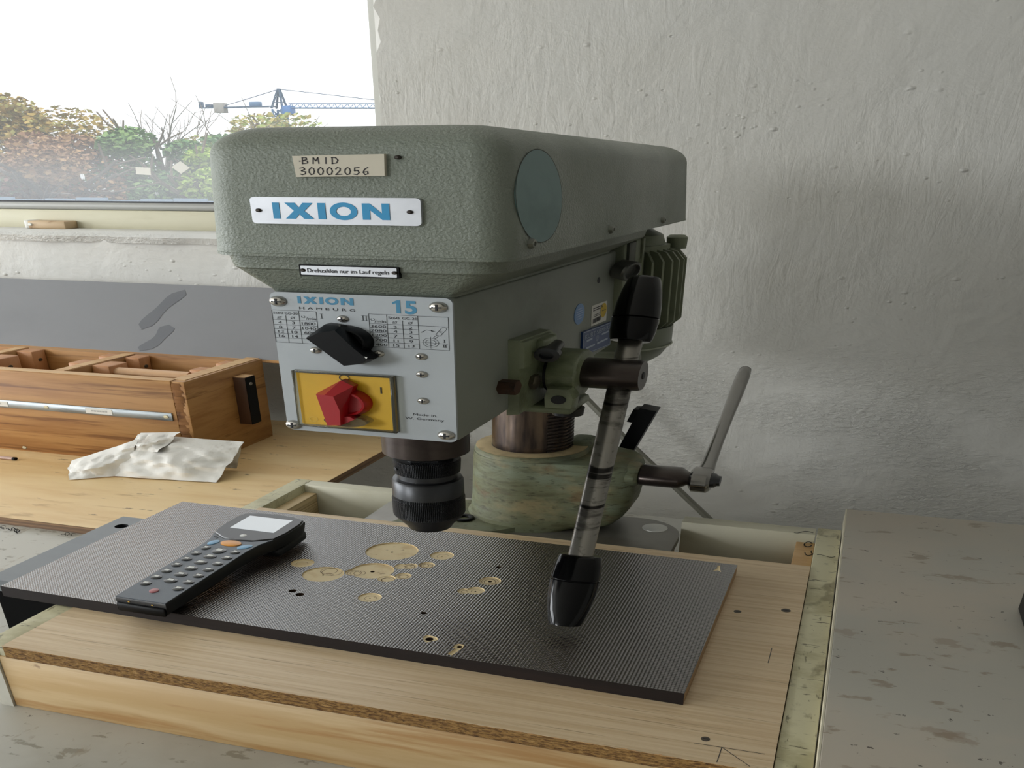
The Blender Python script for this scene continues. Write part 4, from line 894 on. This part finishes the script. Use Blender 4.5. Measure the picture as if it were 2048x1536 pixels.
# --- foot casting
def hull(P):
    P = sorted(set(P)); H = []
    for Q in (P, P[::-1]):
        h = []
        for p in Q:
            while len(h) > 1 and (h[-1][0]-h[-2][0])*(p[1]-h[-2][1])-(h[-1][1]-h[-2][1])*(p[0]-h[-2][0]) <= 0: h.pop()
            h.append(p)
        H += h[:-1]
    return H
def section(R_, E, z, n=80):
    P = [(R_*math.cos(2*pi*k/96), R_*math.sin(2*pi*k/96)) for k in range(96)]
    if E > R_+.004: P += [(E-.012, -.043), (E-.004, -.039), (E, -.029), (E, .018), (E-.004, .028), (E-.012, .032)]
    H = hull(P); out = []
    for k in range(n):
        a = 2*pi*k/n; d = (math.cos(a), math.sin(a)); best = 0
        for i in range(len(H)):
            p, q = H[i], H[(i+1) % len(H)]; ex, ey = q[0]-p[0], q[1]-p[1]; den = d[0]*ey-d[1]*ex
            if abs(den) < 1e-12: continue
            t = (p[0]*ey-p[1]*ex)/den; u = (p[0]*d[1]-p[1]*d[0])/den
            if t > 0 and -1e-6 <= u <= 1+1e-6: best = max(best, t)
        out.append(Vector((d[0]*best, d[1]*best, z)))
    return out
cast = mo('foot_casting', G().loft([section(*q) for q in ((.066, .05, 0), (.064, .075, .006), (.0605, .090, .012), (.0595, .0985, .026), (.0585, .1045, .042), (.0578, .1075, .070), (.0568, .1075, .108), (.0564, .1055, .117), (.0562, .100, .1225), (.0560, .090, .1250))])
          .lathe((0, 0, 0), Z3, [(.10, .0558), (.1285, .0553), (.133, .0535), (.134, .040)], 64), CASTG)
def bev_prism(poly, y0, y1, b):
    n = len(poly); cx = sum(p[0] for p in poly)/n; cz = sum(p[1] for p in poly)/n
    sh = lambda k: [Vector((cx+(x-cx)*k, 0, cz+(z-cz)*k)) for x, z in poly]
    return G().loft([[p+Y3*y0 for p in sh(.90)], [p+Y3*(y0+b) for p in sh(1)], [p+Y3*(y1-b) for p in sh(1)], [p+Y3*y1 for p in sh(.90)]])
mo('dusty_rim', G().lathe((0, 0, .1336), Z3, [(0, .0540), (.0006, .0535), (.0007, .0390)], 56, cap=False), mat('tan_dust', 'b09c74', .9, layers=[((40, 40, 40), '8f7f5c', .45, .7)]), cast)
mo('clamp_ear', G().box(.030, .056, .005, .045, .10, .1405, .008, 3), CASTG, cast)
mo('stud_boss', G().lathe((.100, -.02, .104), X3, [(0, .0205), (.008, .0200), (.011, .0170)], 28), CASTG, cast)
fl = [(-.118, -.085), (-.015, -.085), (.010, -.060), (.03, .02), (-.02, .03), (-.075, .008), (-.100, -.035)]
mo('foot_flange', G().prism(fl, (0, 0, 0), X3, Y3, Z3, .0075, top=.96), CASTG, cast)
base = mo('base_plate', G().loft([rr(-.150, .1535, -.089, .016, [.01, .01, .045, .03], z, 8) for z in (-.0125, -.0008)]+[rr(-.149, .1525, -.088, .015, [.01, .01, .044, .03], 0, 8)]), MPLATE)
mo('dome_bolt', G().lathe((.1275, -.0115, 0), Z3, [(0, .0122), (.001, .0120), (.0032, .0085), (.0042, .003)], 28), mat('matt_zinc', 'dcdcd6', .4, .3), base)
g = G(); pts = [(-.0519+.0078*math.cos(a), -.0532+.0078*math.sin(a), .0095) for a in [2*pi*k/24 for k in range(25)]]
g.tube(pts, .0030, 8); g.lathe((-.0519, -.0532, .006), Z3, [(0, .0075), (.001, .0075)], 20); mo('rubber_grommet', g, BLACKPL, base)
# --- column clamp lever (black) behind
lv = mo('clamp_lever', G().lathe((.030, .070, .0915), X3, [(0, .0065), (.044, .0065)], 16), BLACKPL)
g = G(); a = Vector((.0745, .070, .088)); b = Vector((.0985, .070, .186)); d = (b-a).normalized(); n_ = Vector((d.z, 0, -d.x))
for s0, s1, th, off in ((0, 1, .011, 0),):
    g.add([a-n_*.0075-Y3*th, a+n_*.0075-Y3*th, b+n_*.0085-Y3*th, b-n_*.0085-Y3*th, a-n_*.0075+Y3*th, a+n_*.0075+Y3*th, b+n_*.0085+Y3*th, b-n_*.0085+Y3*th], [[0, 1, 2, 3], [4, 5, 6, 7], [0, 1, 5, 4], [1, 2, 6, 5], [2, 3, 7, 6], [3, 0, 4, 7]])
g.join(G().add([b+n_*q+d*e+Y3*y for q, e, y in ((-.0085, -.004, -.009), (-.0140, -.006, -.009), (-.0140, -.030, -.009), (-.0085, -.030, -.009), (-.0085, -.004, .009), (-.0140, -.006, .009), (-.0140, -.030, .009), (-.0085, -.030, .009))], [[0, 1, 2, 3], [4, 5, 6, 7], [0, 1, 5, 4], [1, 2, 6, 5], [2, 3, 7, 6], [3, 0, 4, 7]]))
mo('lever_arm', g, BLACKPL, lv); mo('lever_pivot', G().lathe((.066, .070, .0895), X3, [(0, .0095), (.013, .0095)], 18), DARKSTEEL, lv)
# --- feed mechanism on the right side
HX, HY, HZ = .0577, -.178, .3285
fb = mo('feed_bracket', G().prism([(-.2440, .2900), (-.1480, .2900), (-.1480, .3500), (-.1540, .3720), (-.1700, .3815), (-.2440, .3860)], (HX-.001, 0, 0), Y3, Z3, X3, .0085, top=.97), BRACKET)
mo('bracket_pad', G().prism([(-.2420, .350), (-.1620, .350), (-.1620, .368), (-.1740, .379), (-.2420, .383)], (HX+.007, 0, 0), Y3, Z3, X3, .0035, top=.97), BRACKET, fb)
mo('bracket_neck', G().lathe((HX+.006, HY, HZ), X3, [(0, .024), (.008, .022)], 36), BRACKET, fb)
mo('slot_ring', G().lathe((HX+.012, HY, HZ), X3, [(0, .0265), (.005, .0265)], 36), BLACKINK, fb)
mo('depth_collar', G().lathe((HX+.015, HY, HZ), X3, [(0, .0292), (.002, .0302), (.020, .0300), (.0215, .0285), (.0225, .022)], 40), BRACKET, fb)
mo('clamp_tab', bev_prism([(.074, .290), (.095, .290), (.0965, .305), (.093, .318), (.076, .318), (.0735, .305)], -.214, -.196, .004), BRACKET, fb)
mo('tab_socket', G().lathe((.085, -.2135, .303), -Y3, [(0, .0055), (.002, .0055)], 16), BLACKINK, fb)
mo('stop_arm', G().box(.046, .092, -.205, -.150, .2790, .2895, .003), BRACKET, fb); mo('stop_foot', G().lathe((.083, -.180, .270), Z3, [(0, .0115), (.010, .0125)], 20), DARKSTEEL, fb)
cs = mo('cap_screw', G().lathe((HX+.0165, -.186, .3665), (.12, -1, -.08), [(0, .0062), (.030, .0062), (.0302, .0090), (.040, .0090), (.0405, .0050), (.0365, .0048)], 18), DARKSTEEL, fb)
mo('screw_boss', G().box(HX+.006, HX+.0165, -.214, -.180, .352, .379, .004), BRACKET, fb)
mo('hex_bolt', G().lathe((HX+.007, -.2130, .3245), X3, [(0, .0098), (.004, .0098), (.005, .007)], 6, smooth=False), mat('worn_bolt', '7a7162', .4, .8), fb)
mo('rusty_bolt', G().lathe((HX, -.2595, .3330), X3, [(0, .0090), (.012, .0090)], 6, smooth=False), RUST)
hub = mo('feed_hub', G().lathe((HX+.034, HY, HZ), X3, [(0, .0190), (.001, .0195), (.0425, .0195), (.0450, .0182)], 44), BROWNSTEEL)
mo('hub_bore', G().lathe((HX+.0785, HY, HZ), X3, [(0, .0046), (.0010, .0046)], 16), BLACKINK, hub)
RX = .1217; dn = Vector((0, -.437, -.8995)); H0 = Vector((RX, HY, HZ))
lever = mo('feed_lever', G().lathe(H0-dn*.075, dn, [(0, .0088), (.335, .0088)], 28), RODSTEEL)
def grip(t0, sgn):
    L = .084; pr = [(0, .0115), (.0005, .0145), (.003, .0154), (.012, .0166), (.0285, .0173), (.0290, .0165), (.0300, .0165), (.0305, .0174), (.048, .0166), (.066, .0146), (.080, .0122), (.0835, .0112), (.084, .009)]
    return G().lathe(H0+dn*t0, dn*sgn, pr, 36)
mo('grip', grip(.2255, 1), BLACKGRIP, lever); mo('grip', grip(-.043, -1), BLACKGRIP, lever)
# --- stickers and plate on the right side
sx_ = HX+.0004
def side(poly, d=.0006): return G().prism(poly, (HX-.0003, 0, 0), Y3, Z3, X3, d+.0003)
mo('round_sticker', side([(-.0625+.0158*math.cos(2*pi*k/32), .3770+.0152*math.sin(2*pi*k/32)) for k in range(32)]), BLUEST, body)
g = G()
for k, w in enumerate((.008, .011, .012, .010, .007)): z = .3840-k*.0035; quad(g, *[Vector((HX+.0008, y, z+dz)) for y, dz in ((-.0625-w, 0), (-.0625+w*.9, 0), (-.0625+w*.9, .0012), (-.0625-w, .0012))])
mo('sticker_print', g, mat('pale_print', 'b4c6e4', .5), body, fixn=False)
ws = mo('asset_sticker', side([(-.0215, .3490), (.0330, .3460), (.0330, .3780), (-.0215, .3805)]), WHITEST, body)
g = G()
for k in range(2): quad(g, *[Vector((HX+.0008, y, .3745-k*.0032+dz)) for y, dz in ((-.018, 0), (.012, -.0008), (.012, .0006), (-.018, .0014))])
for k in range(2): quad(g, *[Vector((HX+.0008, y, .3640-k*.0025+dz)) for y, dz in ((-.016, 0), (.006, -.0005), (.006, .0005), (-.016, .001))])
for k in range(16):
    y = -.0175+k*.0018; quad(g, *[Vector((HX+.0008, y+dy, z)) for dy, z in ((0, .3520), (.0006+.0005*(k % 3), .3520), (.0006+.0005*(k % 3), .3590), (0, .3590))])
mo('sticker_print', g, BLACKINK, ws, fixn=False)
g = G(); disc2(g, (.0200, .3655), .0112, (HX+.0009, 0, 0), Y3, Z3, 28); mo('yellow_disc', g, YELST, ws, fixn=False)
g = G(); quad(g, *[Vector((HX+.0011, y, z)) for y, z in ((.0130, .3652), (.0270, .3646), (.0270, .3658), (.0130, .3664))]); disc2(g, (.0135, .3725), .0014, (HX+.0011, 0, 0), Y3, Z3, 8); disc2(g, (.0262, .3585), .0014, (HX+.0011, 0, 0), Y3, Z3, 8); mo('disc_mark', g, mat('dark_olive_print', '4a4210', .5), ws, fixn=False)
np_ = mo('dealer_plate', side([(-.0540, .3110), (.0480, .3010), (.0480, .3405), (-.0540, .3480)], .002), NAVY, body)
o_n = Vector((HX+.0023, 0, 0)); un = Vector((0, 1, -.055)); g = G()
for a, b in (((-.052, .3465), (.046, .3392)), ((-.052, .3128), (.046, .3028)), ((-.052, .3465), (-.052, .3128)), ((.046, .3392), (.046, .3028))): line2(g, a, b, o_n, Y3, Z3, .0005)
g.join(text('KURT SIEMERS', (HX+.0023, -.047, .3350), un, Z3, h=.0072, width=.090))
for z0, ys in ((.3275, ((-.042, -.022), (.012, .038))), (.3205, ()), (.3160, ((-.044, -.012), (-.004, .036)))):
    for y0, y1 in ys: quad(g, *[Vector((HX+.0023, y, z0-.055*y+dz)) for y, dz in ((y0, 0), (y1, 0), (y1, .0028), (y0, .0028))])
ring2(g, (-.004, .3262), .0040, .0046, o_n, Y3, Z3, 20); ring2(g, (-.004, .3262), .0018, .0024, o_n, Y3, Z3, 14)
mo('plate_lettering', g, mat('pale_enamel', 'aab6c8', .5), np_, fixn=False)
mo('socket_screw', G().lathe((HX, -.001, .4160), X3, [(-.001, .0045), (.0004, .0045)], 14), BLACKINK, body)
# --- motor bracket and motor behind
br = mo('motor_bracket', G().box(-.0500, .0660, .060, .150, .300, .4660, .004), MOTORG)
mo('bracket_slot', G().box(.0655, .0690, .066, .094, .425, .466, .003), mat('slot_dark', '4a4d42', .5), br)
mo('clamp_bolt', G().lathe((.064, .050, .4260), (1, -.35, -.25), [(0, .0150), (.012, .0158), (.014, .0140), (.0142, .0115), (.010, .0110)], 28), mat('grey_bolt', '6b6c68', .4, .6), br)
mo('bracket_rib', G().box(.0655, .0685, .128, .136, .33, .466, .001), MOTORG, br)
mt = thing('motor', MT((.02, .21, .26))); mt.parent = dp; mt.location = W(MT((.02, .21, .26)))-W(MO)
MX, MY = .012, .190
mo('motor_body', G().lathe((MX, MY, .300), Z3, [(0, .070), (.150, .070)], 40), MOTORG, mt)
fin0 = None
for k in range(28):
    a = -pi/2-.25+k*2*pi/40
    c, s_ = math.cos(a), math.sin(a)
    poly = [(.060, .305), (.080, .305), (.088, .317), (.088, .425), (.080, .440), (.060, .446)]
    g = G().prism(poly, (MX+s_*.0014, MY-c*.0014, 0), (c, s_, 0), Z3, (-s_, c, 0), .0028)
    mo('cooling_fin', g, MOTORG, mt)
mo('motor_cap', G().lathe((MX, MY, .2150), Z3, [(0, .020), (.004, .036), (.014, .056), (.030, .070), (.050, .0785), (.055, .0800), (.088, .0805), (.0885, .076)], 44), mat('motor_cap_green', '7a806e', .4), mt)
mo('cap_band', G().lathe((MX, MY, .2660), Z3, [(0, .0808), (.0012, .0815), (.0030, .0808)], 44), mat('pale_band', '979b88', .4), mt)
mo('top_housing', G().lathe((MX, MY, .446), Z3, [(0, .066), (.02, .062), (.030, .050)], 36), MOTORG, mt)
mo('terminal_knob', G().lathe((.085, .215, .440), Z3, [(0, .010), (.020, .011), (.024, .008)], 16), MOTORG, mt)
g = G().tube([(.074, .120, .288), (.074, .105, .278), (.076, .100, .262), (.076, .112, .250)], .0040, 8); mo('cable_loop', g, mat('motor_cable', '7d7e74', .5), mt)

# ratchet wrench stuck on the clamp stud
rw = thing('ratchet_wrench', MT((.13, -.02, .104)), 'chrome ratchet wrench with a dark socket pushed onto the column clamp', 'wrench')
mo('socket', G().lathe((.1120, -.02, .104), X3, [(0, .0160), (.002, .0172), (.036, .0172), (.0425, .0110), (.048, .0105)], 32), BROWNSTEEL, rw)
hc = Vector((.1600, -.02, .104)); tip = Vector((.1640, .205, .2225)); dh = (tip-hc).normalized()
mo('ratchet_head', G().lathe((.1570, -.02, .104), X3, [(0, .0150), (.003, .0205), (.016, .0205), (.019, .0165)], 32), CHROME, rw)
mo('release_button', G().lathe((.1755, -.02, .104), X3, [(0, .0120), (.004, .0112), (.006, .0085), (.0085, .008)], 24), DARKSTEEL, rw)
rings = []; sdir = X3; tdir = dh.cross(sdir).normalized()
for t, w, h in ((.010, .0085, .0150), (.03, .0068, .0110), (.08, .0060, .0085), (.14, .0064, .0090), (.19, .0074, .0105), (.235, .0074, .0105), (.252, .0062, .0090), (.256, .0035, .0055)):
    p = hc+Vector((.008, 0, 0))+dh*t; rings.append([p+sdir*w*math.cos(2*pi*k/16)+tdir*h*math.sin(2*pi*k/16) for k in range(16)])
mo('handle', G().loft(rings), CHROME, rw)
# cable hanging behind the column
pts = [(-.36, 1.192, .56), (-.355, 1.185, .45), (-.34, 1.15, .30), (-.325, 1.122, .215), (-.2851, 1.12, .150), (-.2235, 1.12, .045), (-.1237, 1.12, -.111), (-.09, 1.12, -.165), (-.07, 1.12, -.3), (-.065, 1.12, -.6), (-.07, 1.13, FZ+.006)]
tag(obj('power_cable', G().tube(pts, .0052, 10), CABLEM), 'grey cable running diagonally down the wall behind the column', 'cable')
